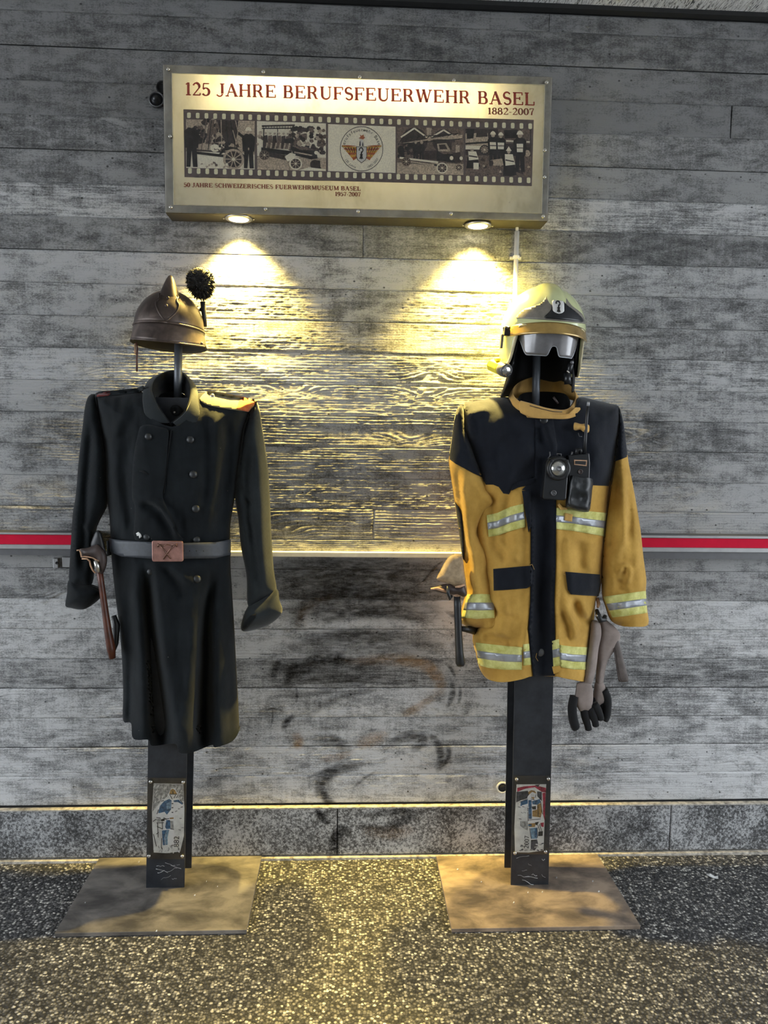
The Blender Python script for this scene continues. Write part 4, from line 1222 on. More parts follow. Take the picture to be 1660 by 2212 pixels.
def patch(name, outline, surf, off, mat, parent, res=6.0, smooth=1, th=None, extra=None, puff=0.0):
    """a sewn-on piece lying on a Relief's front"""
    pts = [np.array(p, float) for p in outline]
    L_ = np.array(spline(pts, smooth, closed=True) if smooth > 1 else pts)
    seg = np.sqrt(((np.roll(L_, -1, 0)-L_)**2).sum(1)); loop = []
    for i in range(len(L_)):
        k = max(1, int(seg[i]/res))
        for j in range(k): loop.append(L_[i]+(L_[(i+1) % len(L_)]-L_[i])*j/k)
    loop = np.array(loop); n = len(loop)
    x0, y0 = loop.min(0); x1, y1 = loop.max(0)
    g = np.array([(xx+(res/2 if r_ % 2 else 0), yy) for r_, yy in enumerate(np.arange(y0, y1, res*0.87)) for xx in np.arange(x0, x1, res)] or [(x0, y0)])
    A = loop; B = np.roll(loop, -1, 0)
    dd = seg_dist(g, A, B)[0].min(1)
    ins = np.zeros(len(g), bool)
    for a, b in zip(A, B):
        c = (a[1] > g[:, 1]) != (b[1] > g[:, 1])
        with np.errstate(divide='ignore', invalid='ignore'):
            xi = a[0]+(g[:, 1]-a[1])*(b[0]-a[0])/(b[1]-a[1])
        ins ^= c & (g[:, 0] < xi)
    g = g[ins & (dd > res*0.5)]
    tri = delaunay_2d_cdt([Vector(p) for p in np.concatenate([loop, g])], [(i, (i+1) % n) for i in range(n)], [], 1, 1e-5)
    vp = np.array([(v.x, v.y) for v in tri[0]])
    ys = surf.depth(vp)
    offs = np.full(len(vp), off)
    if puff:
        de = seg_dist(vp, A, B)[0].min(1); offs = offs + puff*np.sqrt(np.clip(de/14, 0, 1))
    if extra is not None: offs = offs + extra(vp)
    m = len(vp)
    verts = [P(vp[i, 0], vp[i, 1], ys[i]-offs[i]) for i in range(m)]
    t = th if th is not None else off+0.002
    faces = []; edges = {}
    for f in tri[2]:
        a, b, c = f
        if (verts[b]-verts[a]).cross(verts[c]-verts[a]).y > 0: a, c = c, a
        faces.append((a, b, c))
        for e in ((a, b), (b, c), (c, a)): edges[e] = 1
    lowi = {}
    for (a, b) in list(edges):
        if (b, a) not in edges:
            for q in (a, b):
                if q not in lowi:
                    lowi[q] = len(verts); verts.append(P(vp[q, 0], vp[q, 1], ys[q]-offs[q]+t))
            faces.append((b, a, lowi[a], lowi[b]))
    return mk(name, verts, faces, mat, parent)
def band_loft(loops, closed=False, n=6):
    """loops: list of lists of (px, py, y) with equal length -> verts, faces"""
    Ls = []
    for l in loops:
        w = [P(*q) for q in l]
        Ls.append([Vector(v) for v in spline([tuple(q) for q in w], n, closed)])
    m = len(Ls[0]); vs = [v for l in Ls for v in l]; fs = []
    for j in range(len(Ls)-1):
        for i in range(m if closed else m-1):
            i2 = (i+1) % m
            fs.append((j*m+i, j*m+i2, (j+1)*m+i2, (j+1)*m+i))
    return vs, fs
def button(px, py, surf, r, mat, parent, dome=0.5, label=None):
    y = surf.depth([(px, py)])[0]
    c = P(px, py, y-0.001)
    return MB().disc(c, (0, -1, 0.1), [(r, -0.004), (r, 0.001), (r*.85, r*.35*dome*2), (r*.5, r*.5*dome*2), (r*.1, r*.55*dome*2)], 16).build('button', mat, parent)

# ------------------------------------------------------------------ stands
def stand(name, plate, pmat, post_bl, post_br, front_y, rear_y, lean, top_z, rod_top_z, label, card):
    (xa, xb), (ya, yb) = plate
    root = thing(name, ((xa+xb)/2, (ya+yb)/2, 0), label, 'stand', 'black display stands on steel plates')
    MB().box(((xa+xb)/2, (ya+yb)/2, 0.0055), ((xb-xa)/2, (yb-ya)/2, 0.0065)).build('base_plate', pmat, root, smooth=False, bevel=0.0015)
    z0 = 0.012; th = 0.005
    def sh_(x, z): return x+lean*(z-z0)
    def slab(x0, x1, y0, y1, za, zb):
        b = MB()
        vs = []
        for x in (x0, x1):
            for y in (y0, y1):
                for z in (za, zb): vs.append((sh_(x, z), y, z))
        return b.add(vs, [(0, 1, 3, 2), (4, 6, 7, 5), (0, 4, 5, 1), (2, 3, 7, 6), (0, 2, 6, 4), (1, 5, 7, 3)])
    slab(post_bl, post_br, front_y, front_y+th, z0, top_z).build('front_flange', M['black_steel'], root, smooth=False, bevel=0.0008)
    slab(post_bl, post_br, rear_y-th, rear_y, z0, top_z).build('rear_flange', M['black_steel'], root, smooth=False, bevel=0.0008)
    mid = (post_bl+post_br)/2
    slab(mid-.003, mid+.003, front_y+th, rear_y-th, z0, top_z).build('web', M['black_steel'], root, smooth=False)
    yc = (front_y+rear_y)/2
    xt = sh_(mid, top_z)
    MB().box((xt, yc, top_z-0.012), (0.205, 0.016, 0.010)).build('shoulder_bar', M['black_steel'], root, smooth=False, bevel=0.003)
    MB().tube([(xt, yc, top_z-0.03), (sh_(mid, rod_top_z), yc, rod_top_z)], 0.0125, 16).build('neck_rod', M['grey_rod'], root)
    # caption card
    c4, pic, scr, draw = card
    fy = front_y-0.0008
    def pl(px, py, off=0.0): return P(px, py, fy-off)
    cp = MB()
    vs = [pl(*q, 0.0065) for q in c4]+[pl(*q, 0.0035) for q in c4]
    card_o = mk('caption_cover', vs, [(0, 1, 2, 3), (7, 6, 5, 4), (0, 4, 5, 1), (1, 5, 6, 2), (2, 6, 7, 3), (3, 7, 4, 0)], M['acrylic_card'], root, smooth=False)
    s0 = None
    for q in scr:
        p_ = pl(*q, 0.0065)
        if s0 is None:
            s0 = MB().disc(p_, (0, -1, 0), [(0.0052, -0.006), (0.0052, 0.001), (0.0035, 0.0025), (0.001, 0.0027)], 12).build('screw', M['steel'], card_o); p0_ = p_
        else: inst(s0, p_-p0_, card_o)
    draw(pl, card_o)
    rz = random.Random(int(xa*100))
    for _ in range(9):
        x = rz.uniform(post_bl+.015, post_br-.02); z = rz.uniform(.03, .11); pts = []
        a = rz.uniform(-.5, .5); l = rz.uniform(.01, .045)
        for k in range(5): pts.append((x+l*k/4*math.cos(a), fy-.0002, z+l*k/4*math.sin(a)+rz.uniform(-.003, .003)))
        pts = [q for q in pts if q[0] < post_br-.004]
        if len(pts) > 1: MB().tube(pts, rz.uniform(.0004, .0011), 5).build('scratch', M['alu'], root)
    return root
M['acrylic_card'] = glass('acrylic_caption_cover', (0.97, 0.97, 0.97), 0.08, 0.10)
PAPER = plain('caption_paper', (0.86, 0.84, 0.79), 0.6, var=0.12, scale=45)
CARDM = [PAPER, plain('watercolour_blue', (0.05, 0.14, 0.26), 0.7, var=0.5, scale=120), plain('watercolour_light_blue', (0.22, 0.36, 0.48), 0.7, var=0.4, scale=120),
         plain('ink_line', (0.02, 0.02, 0.02), 0.6), plain('watercolour_ochre', (0.42, 0.25, 0.08), 0.7, var=0.3, scale=120), plain('watercolour_grey', (0.40, 0.39, 0.37), 0.7, var=0.4, scale=140),
         plain('watercolour_red', (0.45, 0.03, 0.07), 0.7, var=0.4, scale=90), plain('watercolour_white', (0.92, 0.91, 0.88), 0.7, var=0.05), plain('watercolour_dark', (0.06, 0.065, 0.075), 0.7, var=0.5, scale=100)]
def c1(x, y): return (300+x/7.9, 1660+y/7.9)
def c2(x, y): return (1080+x/7.9, 1660+y/7.9)
def cpoly(conv, pts): return [conv(*p) for p in pts]
def cstroke(conv, a, b, w):
    dx, dy = b[0]-a[0], b[1]-a[1]; l = math.hypot(dx, dy); nx, ny = -dy/l*w, dx/l*w
    return [conv(a[0]+nx, a[1]+ny), conv(b[0]+nx, b[1]+ny), conv(b[0]-nx, b[1]-ny), conv(a[0]-nx, a[1]-ny)]
def draw_1882(pl, par):
    C = lambda *p: cpoly(c1, p)
    sh = [(C((255, 255), (760, 262), (780, 700), (770, 1150), (705, 1420), (480, 1445), (255, 1435), (228, 1000), (225, 700)), 0)]
    rs = random.Random(3)
    sh.append((C((258, 262), (755, 268), (772, 560), (640, 540), (560, 330), (480, 480), (330, 620), (232, 740)), 5))
    for _ in range(26):
        x, y = rs.uniform(260, 480), rs.uniform(280, 560); sh.append((cstroke(c1, (x, y), (x-25, y+45), 5), rs.choice((7, 0, 5))))
    for _ in range(12):
        x, y = rs.uniform(640, 740), rs.uniform(290, 500); sh.append((cstroke(c1, (x, y), (x-20, y+40), 5), rs.choice((7, 0))))
    sh.append((C((560, 340), (610, 330), (660, 420), (650, 470), (600, 520), (540, 510), (490, 450)), 7))
    sh.append((C((390, 530), (520, 500), (580, 540), (600, 500), (700, 520), (760, 600), (770, 780), (620, 800), (590, 1030), (640, 1300), (420, 1330), (390, 1050), (430, 860), (290, 830), (310, 680)), 7))
    sh.append((C((430, 560), (520, 520), (560, 545), (550, 700), (480, 790), (440, 740), (360, 760), (330, 760), (360, 640)), 1))
    sh.append((C((470, 600), (550, 560), (545, 680), (480, 700)), 2))
    sh.append((C((590, 545), (680, 530), (750, 600), (745, 620), (670, 575), (600, 575)), 1))
    sh.append((C((470, 880), (530, 880), (595, 1030), (540, 1030), (470, 1035), (450, 1000)), 1)); sh.append((C((535, 890), (590, 895), (595, 1030), (540, 1025)), 5))
    sh.append((C((395, 1060), (470, 1050), (440, 1180), (450, 1310), (410, 1310)), 1)); sh.append((C((470, 1045), (520, 1045), (490, 1180), (495, 1300), (455, 1310), (445, 1180)), 2))
    sh.append((C((520, 430), (540, 370), (580, 345), (620, 370), (655, 435), (590, 445)), 4)); sh.append((C((575, 395), (585, 375), (595, 430), (575, 430)), 3)); sh.append((C((535, 450), (630, 450), (600, 510), (560, 510)), 0))
    sh.append((cstroke(c1, (520, 440), (655, 440), 6), 3))
    for a, b in (((530, 450), (570, 520)), ((630, 450), (600, 510)), ((430, 545), (380, 560)), ((700, 530), (755, 600)), ((335, 700), (310, 780)), ((300, 838), (370, 845)), ((240, 905), (300, 865)), ((380, 880), (520, 855)), ((420, 840), (480, 865)), ((300, 930), (430, 925)), ((310, 990), (400, 1030)), ((400, 910), (405, 1040)), ((320, 920), (330, 1180)), ((540, 1030), (600, 1040)), ((250, 1120), (300, 1330)), ((340, 1090), (300, 1120)), ((390, 1190), (385, 1340))):
        sh.append((cstroke(c1, a, b, 6), 3))
    sh.append((C((380, 870), (440, 850), (440, 895), (385, 905)), 3)); sh.append((C((525, 840), (595, 835), (595, 860), (530, 865)), 4))
    for y in (600, 670, 750): sh.append((cstroke(c1, (560, y), (590, y), 8), 3))
    sh.append((C((300, 870), (380, 850), (380, 905), (320, 915)), 5))
    for _ in range(22):
        x = rs.uniform(255, 690); y = rs.uniform(1300, 1410); sh.append((cstroke(c1, (x, y), (x+rs.uniform(-30, 30), y+40), 8), rs.choice((3, 5, 5, 7))))
    for _ in range(10):
        x, y = rs.uniform(600, 740), rs.uniform(640, 1050); sh.append((cstroke(c1, (x, y), (x+40, y+rs.uniform(-20, 20)), 9), rs.choice((5, 0))))
    o = prn('caption_picture', sh, CARDM, parent=par, base=0.0016, step=0.00001, place=pl)
    card_text('8', 582, 1395, pl, par); card_text('882', 585, 1345, pl, par, only=True)
def card_text(txt, x, y, pl, par, only=False, conv=c1, size=128, ang=0.0):
    if not only: return
    o = pl(*conv(x, y), 0.0024); up = (pl(*conv(x+4, y-100), 0.0024)-o)/100; lf = (pl(*conv(x-100, y), 0.0024)-o)/100
    nz = up.cross(lf).normalized()
    # text runs upwards; its top faces left
    o = pl(*conv(x+96, y), 0.0024)
    M4 = Matrix(((up.x, lf.x, nz.x, o.x), (up.y, lf.y, nz.y, o.y), (up.z, lf.z, nz.z, o.z), (0, 0, 0, 1)))
    sans_text('caption_year', txt, M4, size, CARDM[3], par)
def draw_2007(pl, par):
    C = lambda *p: cpoly(c2, p)
    rs = random.Random(8)
    sh = [(C((288, 272), (795, 268), (770, 800), (750, 1400), (500, 1435), (260, 1430), (250, 1000)), 0)]
    sh.append((C((286, 400), (480, 380), (500, 440), (470, 520), (370, 540), (280, 580)), 8)); sh.append((C((640, 390), (720, 400), (720, 560), (640, 470)), 8))
    sh.append((C((300, 330), (420, 305), (620, 290), (790, 330), (790, 410), (720, 400), (600, 320), (440, 345), (300, 400)), 6)); sh.append((C((730, 420), (785, 410), (770, 900), (740, 780), (740, 560)), 6)); sh.append((C((690, 930), (755, 920), (750, 1000), (710, 990)), 6))
    sh.append((C((600, 280), (690, 272), (650, 320)), 8))
    sh.append((C((340, 560), (470, 510), (500, 400), (570, 350), (640, 420), (620, 510), (700, 540), (730, 620), (740, 860), (700, 930), (640, 1010), (640, 1230), (530, 1230), (500, 1020), (480, 900), (480, 640), (330, 690)), 7))
    sh.append((C((360, 560), (480, 530), (480, 600), (380, 630), (350, 680)), 1)); sh.append((C((490, 540), (545, 540), (550, 860), (495, 860)), 1)); sh.append((C((550, 560), (690, 520), (700, 580), (640, 620), (560, 610)), 1))
    sh.append((C((640, 620), (700, 590), (725, 720), (700, 840), (650, 830), (560, 820), (560, 720), (640, 700)), 4)); sh.append((C((545, 650), (620, 640), (620, 700), (560, 700)), 3))
    sh.append((C((490, 400), (540, 370), (600, 380), (630, 430), (600, 420), (560, 400), (520, 430), (490, 460)), 4)); sh.append((C((530, 430), (610, 440), (590, 520), (540, 510)), 0)); sh.append((C((530, 490), (600, 490), (580, 530)), 4))
    sh.append((C((520, 1020), (640, 1010), (640, 1200), (540, 1200)), 2)); sh.append((C((600, 1020), (640, 1010), (640, 1150), (600, 1180)), 1)); sh.append((C((490, 940), (620, 930), (600, 1000), (500, 1000)), 4)); sh.append((C((490, 950), (545, 950), (545, 985), (490, 985)), 1))
    sh.append((C((535, 1220), (640, 1210), (660, 1300), (600, 1400), (530, 1390)), 8)); sh.append((C((660, 1080), (740, 1070), (735, 1150), (655, 1155)), 3)); sh.append((C((605, 920), (670, 910), (640, 970), (610, 960)), 3))
    for a, b in (((650, 960), (690, 1080)), ((680, 950), (720, 1080)), ((480, 640), (485, 900)), ((700, 560), (730, 780)), ((650, 640), (660, 820)), ((490, 880), (700, 860)), ((480, 520), (340, 575)), ((500, 430), (480, 470)), ((620, 440), (610, 500)), ((530, 520), (600, 540)), ((510, 1020), (540, 1200)), ((640, 1010), (645, 1180))):
        sh.append((cstroke(c2, a, b, 5), 3))
    sh.append((C((350, 900), (480, 900), (480, 1060), (420, 1030), (350, 980)), 5))
    for _ in range(16):
        x, y = rs.uniform(290, 460), rs.uniform(640, 860); sh.append((cstroke(c2, (x, y), (x+40, y+10), 8), rs.choice((7, 5, 0, 7))))
    for _ in range(24):
        x, y = rs.uniform(270, 720), rs.uniform(1280, 1410); sh.append((cstroke(c2, (x, y), (x+40, y+rs.uniform(-15, 15)), 9), rs.choice((5, 8, 7, 5))))
    prn('caption_picture', sh, CARDM, parent=par, base=0.0016, step=0.00001, place=pl)
    card_text('2007', 398, 1368, pl, par, only=True, conv=c2, size=112)
stL = stand('display_stand', ((-0.852, -0.288), (-0.428, -0.004)), M['plate_l'], -0.643, -0.519, -0.2055, -0.088, 0.028, 1.60, 1.79,
    'black steel display stand with 1882 picture card, carrying the dark wool coat',
    ([c1(148, 160), c1(812, 165), c1(790, 1548), c1(135, 1548)], None, [c1(200, 230), c1(757, 238), c1(170, 1497), c1(742, 1500)], draw_1882))
stR = stand('display_stand', ((0.329, 0.91), (-0.440, -0.037)), M['plate_r'], 0.557, 0.684, -0.2200, -0.112, -0.012, 1.575, 1.80,
    'black steel display stand with 2007 picture card, carrying the yellow jacket',
    ([c2(240, 125), c2(872, 120), c2(832, 1475), c2(205, 1450)], None, [c2(290, 190), c2(835, 183), c2(262, 1450), c2(785, 1425)], draw_2007))
class Off:
    def __init__(s, b, o): s.b = b; s.o = o
    def depth(s, q): return s.b.depth(q)-s.o

# ------------------------------------------------------------------ 1882: dark wool coat
coat = thing('uniform_coat', (-0.56, -0.17, 0.52), 'long dark wool fire-brigade coat with two button rows and turned-back cuffs', 'coat')
YL = -0.165
body_pts = [(306, 846), (255, 849), (204, 853), (214, 903), (226.5, 975), (228, 1050), (236, 1113), (239, 1160), (241, 1207), (248, 1276), (258, 1358), (264, 1433), (266, 1500), (266, 1557),
            (283, 1562), (288, 1596), (321, 1598), (329, 1611), (379, 1607), (387, 1626), (414, 1626), (458, 1609), (464, 1615), (498, 1604), (513, 1588), (516.5, 1572),
            (515, 1527), (510, 1433), (505, 1339), (499, 1245), (497.5, 1207), (497, 1165), (498, 1130), (508, 1072), (514, 1025), (524, 941), (537, 895), (552, 867), (500, 858), (430, 848), (424, 880), (405, 905), (372, 922), (330, 905), (312, 880)]
nb = len(body_pts)
open_b = set(range(13, 25)) | set(range(39, 45))
cf = [
    Fold([(318, 1225), (321, 1308), (331, 1420), (342, 1520), (352, 1625)], (12, 20), (-0.05, -0.12)),
    Fold([(340, 1225), (345, 1310), (356, 1402), (372, 1500), (394, 1630)], (14, 22), (0.014, 0.03)),
    Fold([(296, 1230), (303, 1320), (311, 1440), (314, 1600)], (12, 16), (0.012, 0.026)),
    Fold([(462, 1230), (446, 1330), (444, 1430), (441, 1540), (440, 1625)], (12, 18), (-0.035, -0.13)),
    Fold([(430, 1290), (420, 1400), (408, 1520), (402, 1630)], (20, 26), (0.010, 0.028)),
    Fold([(470, 1300), (474, 1440), (476, 1620)], (14, 18), (0.008, 0.022)),
    Fold([(272, 1250), (280, 1400), (277, 1590)], (10, 10), (-0.01, -0.03)),
    Fold([(345, 1225), (375, 1255), (395, 1300)], (8, 14), -0.016),
    Fold([(370, 1220), (395, 1245), (425, 1262)], 9, 0.010),
    Fold([(262, 905), (245, 960), (252, 1050), (264, 1150)], (14, 12), (0.012, 0.010)),
    Fold([(285, 930), (268, 1010), (275, 1090), (290, 1160)], (14, 14), (-0.012, -0.016)),
    Fold([(470, 890), (468, 960), (462, 1060), (455, 1150)], (16, 14), 0.010),
    Fold([(493, 900), (490, 980), (482, 1080), (470, 1160)], (14, 14), -0.020),
    Fold([(445, 900), (447, 1000), (444, 1100)], (13, 13), -0.014),
    Fold([(300, 880), (280, 905), (262, 950)], 12, -0.010),
    Fold([(300, 1095), (330, 1100), (355, 1130), (372, 1170)], 10, -0.016),
    Fold([(330, 1085), (352, 1098), (372, 1125), (388, 1165)], 8, 0.013),
    Fold([(262, 900), (258, 940)], 12, 0.006),
]
waist = Fold([(236, 1185), (370, 1190), (499, 1182)], 26, -0.022, taper=False)
CB = Relief(body_pts, YL, 0.118, 0.10, 105, open_b, cf+[waist], 0.008, (0.035, 0.007), 3, smooth=4)
CB.build('coat_body', M['wool'], coat, 4.5)
ls = [(204, 851), (192, 855), (184, 876), (178, 925), (170, 994), (164, 1066), (157, 1113), (154, 1160), (151, 1207), (150, 1262), (170, 1266), (198, 1262), (203, 1200), (206, 1150), (214, 1126), (231, 1090), (231, 1040), (229, 975), (218, 905), (211, 862)]
LS = Relief(ls, YL-0.005, 0.052, 0.05, 34, (), [Fold([(197, 900), (190, 1000), (182, 1100), (176, 1250)], 9, -0.024), Fold([(168, 1050), (160, 1150), (158, 1250)], 9, 0.008), Fold([(212, 930), (214, 1010), (207, 1090)], 8, 0.01), Fold([(180, 1130), (195, 1150), (205, 1160)], 7, 0.012)], 0.003, (0.04, 0.01), 5, smooth=4)
LS.build('sleeve', M['wool'], coat, 6.0)
lc = [(148, 1254), (172, 1259), (196, 1263), (218, 1274), (219, 1289), (198, 1308), (177, 1317), (151, 1313), (141, 1308), (145, 1280)]
LC = Relief(lc, YL-0.006, 0.066, 0.06, 40, (), [], 0.003, (0.05, 0.02), 6, smooth=3)
LC.build('cuff', M['wool'], coat, 5.0)
rs_ = [(552, 866), (560, 880), (565, 910), (571, 950), (580, 1019), (583.6, 1082), (587, 1160), (591.5, 1229), (597, 1280), (570, 1296), (537, 1312), (533, 1245), (521, 1182), (514.7, 1119), (507, 1069), (511, 1019), (521, 950), (535, 895)]
RS = Relief(rs_, YL-0.005, 0.056, 0.05, 36, (), [Fold([(540, 960), (536, 1060), (545, 1180), (560, 1290)], 8, -0.02), Fold([(556, 940), (562, 1080), (568, 1200), (576, 1270)], 10, 0.012), Fold([(518, 1045), (526, 1070), (545, 1095)], 6, -0.010), Fold([(528, 1120), (545, 1200), (552, 1280)], 7, 0.010)], 0.003, (0.04, 0.01), 8, smooth=4)
RS.build('sleeve', M['wool_lit'], coat, 6.0, )
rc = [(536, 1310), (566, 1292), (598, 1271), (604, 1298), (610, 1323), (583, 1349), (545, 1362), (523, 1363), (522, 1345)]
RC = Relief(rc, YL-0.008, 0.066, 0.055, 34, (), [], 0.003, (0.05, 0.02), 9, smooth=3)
RC.build('cuff', M['wool_lit'], coat, 5.0)
patch('cuff_opening', [(524, 1362), (525, 1347), (540, 1330), (553, 1325), (552, 1334), (541, 1350), (534, 1360)], RC, 0.001, M['wool_in'], coat, 4.0)
# collar: stand inside, rim, fall outside
rim = [(368, 914, -.262), (350, 889, -.268), (335, 862, -.255), (329, 838, -.215), (338, 817, -.16), (358, 804.5, -.115), (376, 801, -.105), (394, 806, -.115), (407, 824, -.16), (412.5, 846, -.215), (410, 868, -.255), (396, 893, -.268), (371, 913, -.264)]
fall = [(318, 914, -.266), (311, 892, -.262), (307.5, 862, -.24), (311, 838, -.20), (325, 818, -.13), (352, 812, -.075), (376, 812, -.062), (402, 815, -.075), (421, 830, -.13), (430, 856, -.20), (433, 880, -.245), (430, 902, -.268), (418, 936, -.280)]
fall2 = [(347, 914, -.272), (331, 892, -.274), (321, 862, -.255), (319, 836, -.21), (331, 816, -.147), (355, 803, -.10), (376, 800, -.09), (397, 804, -.10), (414, 824, -.147), (423, 850, -.21), (424, 878, -.255), (415, 905, -.276), (396, 930, -.274)]
stnd = [(368, 922, -.245), (352, 905, -.25), (342, 885, -.235), (338, 868, -.20), (346, 852, -.155), (360, 848, -.115), (376, 846, -.105), (392, 848, -.115), (402, 855, -.155), (405, 872, -.20), (401, 888, -.235), (390, 905, -.25), (371, 922, -.247)]
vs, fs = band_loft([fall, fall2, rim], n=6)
mk('collar_fall', vs, fs, M['wool_lit'], coat, solid=0.0035, sub=1)
vs, fs = band_loft([rim, stnd], n=6)
mk('collar_stand', vs, fs, M['wool_in'], coat, solid=0.003)
# inner back of the coat seen through the neck
vs, fs = band_loft([[(338, 868, -.2), (346, 852, -.15), (376, 846, -.10), (402, 855, -.15), (405, 872, -.2)], [(330, 950, -.2), (345, 950, -.13), (376, 950, -.085), (405, 950, -.13), (412, 950, -.2)]], n=5)
mk('back_lining', vs, fs, M['wool_in'], coat, solid=0.002)
bl_ = MB().disc(P(379, 886, -.225), (0, -1, 0.2), [(0.017, -0.004), (0.016, 0.003), (0.008, 0.005), (0.006, 0.001)], 18).build('hanging_eyelet', M['wool_in'], coat)
MB().disc(P(377, 891, -.232), (0, -1, 0.2), [(0.0038, -0.002), (0.0034, 0.002), (0.001, 0.003)], 12).build('rivet', M['steel'], bl_)
# buttoned-over front flap
flap = [(300, 930), (306, 920), (320, 917), (345, 922), (364, 930), (362, 970), (356, 1040), (352, 1075), (368, 1110), (384, 1150), (395, 1168), (340, 1170), (292, 1166), (291, 1120), (291, 1092), (285, 1073), (286, 1019), (291, 972)]
FL = Relief(flap, 0, .01, 0, 10, smooth=3)
patch('front_flap', flap, CB, 0.006, M['wool'], coat, 6.0, smooth=3, puff=0.004, extra=lambda q: Fold([(296, 1093), (322, 1092), (352, 1110), (372, 1150)], 6, -0.008)(q)+Fold([(312, 1075), (340, 1085), (365, 1110), (384, 1155)], 8, 0.010)(q)+Fold([(300, 1020), (312, 1021), (322, 1026)], 4, -0.005)(q))
patch('front_seam', [(369, 930), (372, 930), (362, 1000), (356, 1066), (353, 1066), (358, 1000)], CB, 0.004, M['wool_in'], coat, 5.0)
for x, y, r_ in ((411.4, 949.7, .0115), (417.6, 1024.6, .012), (423, 1099, .012), (424.5, 1166, .0115), (425.5, 1251, .0125)):
    button(x, y, CB, r_, M['pewter'], coat)
for x, y, r_ in ((320.5, 943, .0105), (317, 1160, .010)):
    button(x, y, Off(CB, .009), r_, M['pewter'], coat)
button(325, 1235, CB, .0105, M['pewter'], coat)
patch('buttonhole', [(300, 1017), (309, 1016), (321, 1023), (320, 1026), (308, 1021)], Off(CB, .009), 0.0015, M['wool_in'], coat, 4.0)
patch('frayed_thread', [(294, 1152), (299, 1149), (304, 1153), (307, 1160), (301, 1163), (300, 1157), (296, 1158)], Off(CB, .010), 0.001, M['white_bit'], coat, 3.0)
patch('armhole_seam', [(208, 856), (215, 900), (223, 940), (228, 975), (225, 976), (219, 940), (210, 900), (204, 858)], CB, 0.006, M['wool_in'], coat, 5.0)
patch('armhole_seam', [(541, 893), (528, 945), (518, 1025), (515, 1025), (524, 944), (537, 893)], CB, 0.006, M['wool_in'], coat, 5.0)
# epaulettes
ep = [(432, 860), (447, 846), (462, 845), (500, 852), (546, 862), (556, 868), (548, 882), (536, 889), (495, 884), (455, 877), (438, 870)]
vsx = [(x, y, -.175-.03*max(0, (y-846)/40)) for x, y in ep]
EPR = Off(CB, 0.006)
EPo = patch('epaulette', ep, CB, 0.006, M['epaulet'], coat, 4.0, smooth=2, puff=0.003)
patch('braid_end', [(524, 857), (555, 867), (549, 881), (537, 890), (511, 884), (516, 868)], EPR, 0.005, M['braid'], EPo, 4.0)
button(459, 856, Off(CB, .009), .008, M['steel'], EPo)
ep2 = [(204, 853), (214, 846), (235, 844), (270, 841), (296, 838), (310, 833), (310, 845), (270, 851), (230, 856), (206, 859)]
EPL = Off(CB, 0.005)
EPlo = patch('epaulette', ep2, CB, 0.005, M['wool_lit'], coat, 4.0, smooth=2, puff=0.003)
patch('braid_end', [(209, 849), (238, 845), (239, 851), (234, 855), (209, 857)], EPL, 0.0045, M['braid_red'], EPlo, 3.0)

# belt
belt = thing('leather_belt', P(370, 1207, -.28), 'grey leather belt with pink copper buckle around the dark coat', 'belt')
bt = [(236, 1163), (262, 1167), (327, 1171), (396, 1173), (465, 1171), (499, 1165)]
bb = [(499, 1198), (465, 1206), (396, 1207), (327, 1207), (261, 1202), (238, 1192)]
class BeltSurf:
    def depth(s, q):
        q = np.asarray(q, float)
        t = np.clip((q[:, 0]-236)/263, 0, 1)
        return YL - 0.118*np.sqrt(np.clip(1-(2*t-1)**2*0.97, 0, 1))**1.0 - 0.012
BSF = BeltSurf()
strap = patch('strap', bt+bb, BSF, 0.003, M['belt'], belt, 6.0, th=0.006)
# the back half of the belt
nn = 24; vs = []
for i in range(nn+1):
    a = math.pi*i/nn
    c_ = P(236+263*(0.5-0.5*math.cos(a)), 1183, YL)
    for dz in (-0.024, 0.024): vs.append((c_.x, YL-0.02+0.115*math.sin(a), c_.z+dz))
mk('strap_back', vs, [(2*i, 2*i+1, 2*i+3, 2*i+2) for i in range(nn)], M['belt'], belt, solid=0.004)
def flat(name, pts, y, th, mat, parent, bevel=0.0012, smooth=False):
    n_ = len(pts)
    yy = y if callable(y) else (lambda a, b: y)
    vs = [P(a, b, yy(a, b)) for a, b in pts]+[P(a, b, yy(a, b))+Vector((0, th, 0)) for a, b in pts]
    fs = [tuple(range(n_)), tuple(range(2*n_-1, n_-1, -1))]+[(i, n_+i, n_+(i+1) % n_, (i+1) % n_) for i in range(n_)]
    o = mk(name, vs, fs, mat, parent, smooth=smooth, bevel=bevel)
    bm = bmesh.new(); bm.from_mesh(o.data); bmesh.ops.recalc_face_normals(bm, faces=bm.faces); bm.to_mesh(o.data); bm.free()
    return o
bu = flat('buckle', [(330, 1168), (393, 1169.5), (395, 1172), (395.5, 1211), (393, 1213.5), (331, 1213.5), (328.5, 1211), (328, 1170.5)], -.312, .010, M['copper'], belt, 0.002)
yb_ = -.3135
MB().tube([P(353, 1208, yb_), P(368, 1186, yb_), P(377, 1178, yb_)], .0022, 8).tube([P(369, 1207, yb_), P(354, 1188, yb_), P(346, 1178, yb_)], .0022, 8).build('axe_handles', M['copper_dk'], bu)
for s_, x0 in ((1, 378), (-1, 345)):
    MB().tube([P(x0-s_*9, 1176.5, yb_), P(x0, 1177, yb_), P(x0+s_*3, 1178, yb_)], [.0016, .0022, .003], 8).build('axe_head', M['copper_dk'], bu)
    MB().tube([P(x0+s_*3, 1174, yb_), P(x0+s_*4, 1182, yb_)], .0018, 8).build('axe_blade', M['copper_dk'], bu)
MB().tube([P(352, 1180, yb_), P(361, 1176, yb_), P(371, 1180, yb_)], .0016, 8).build('crest_loop', M['copper_dk'], bu)
h0 = None
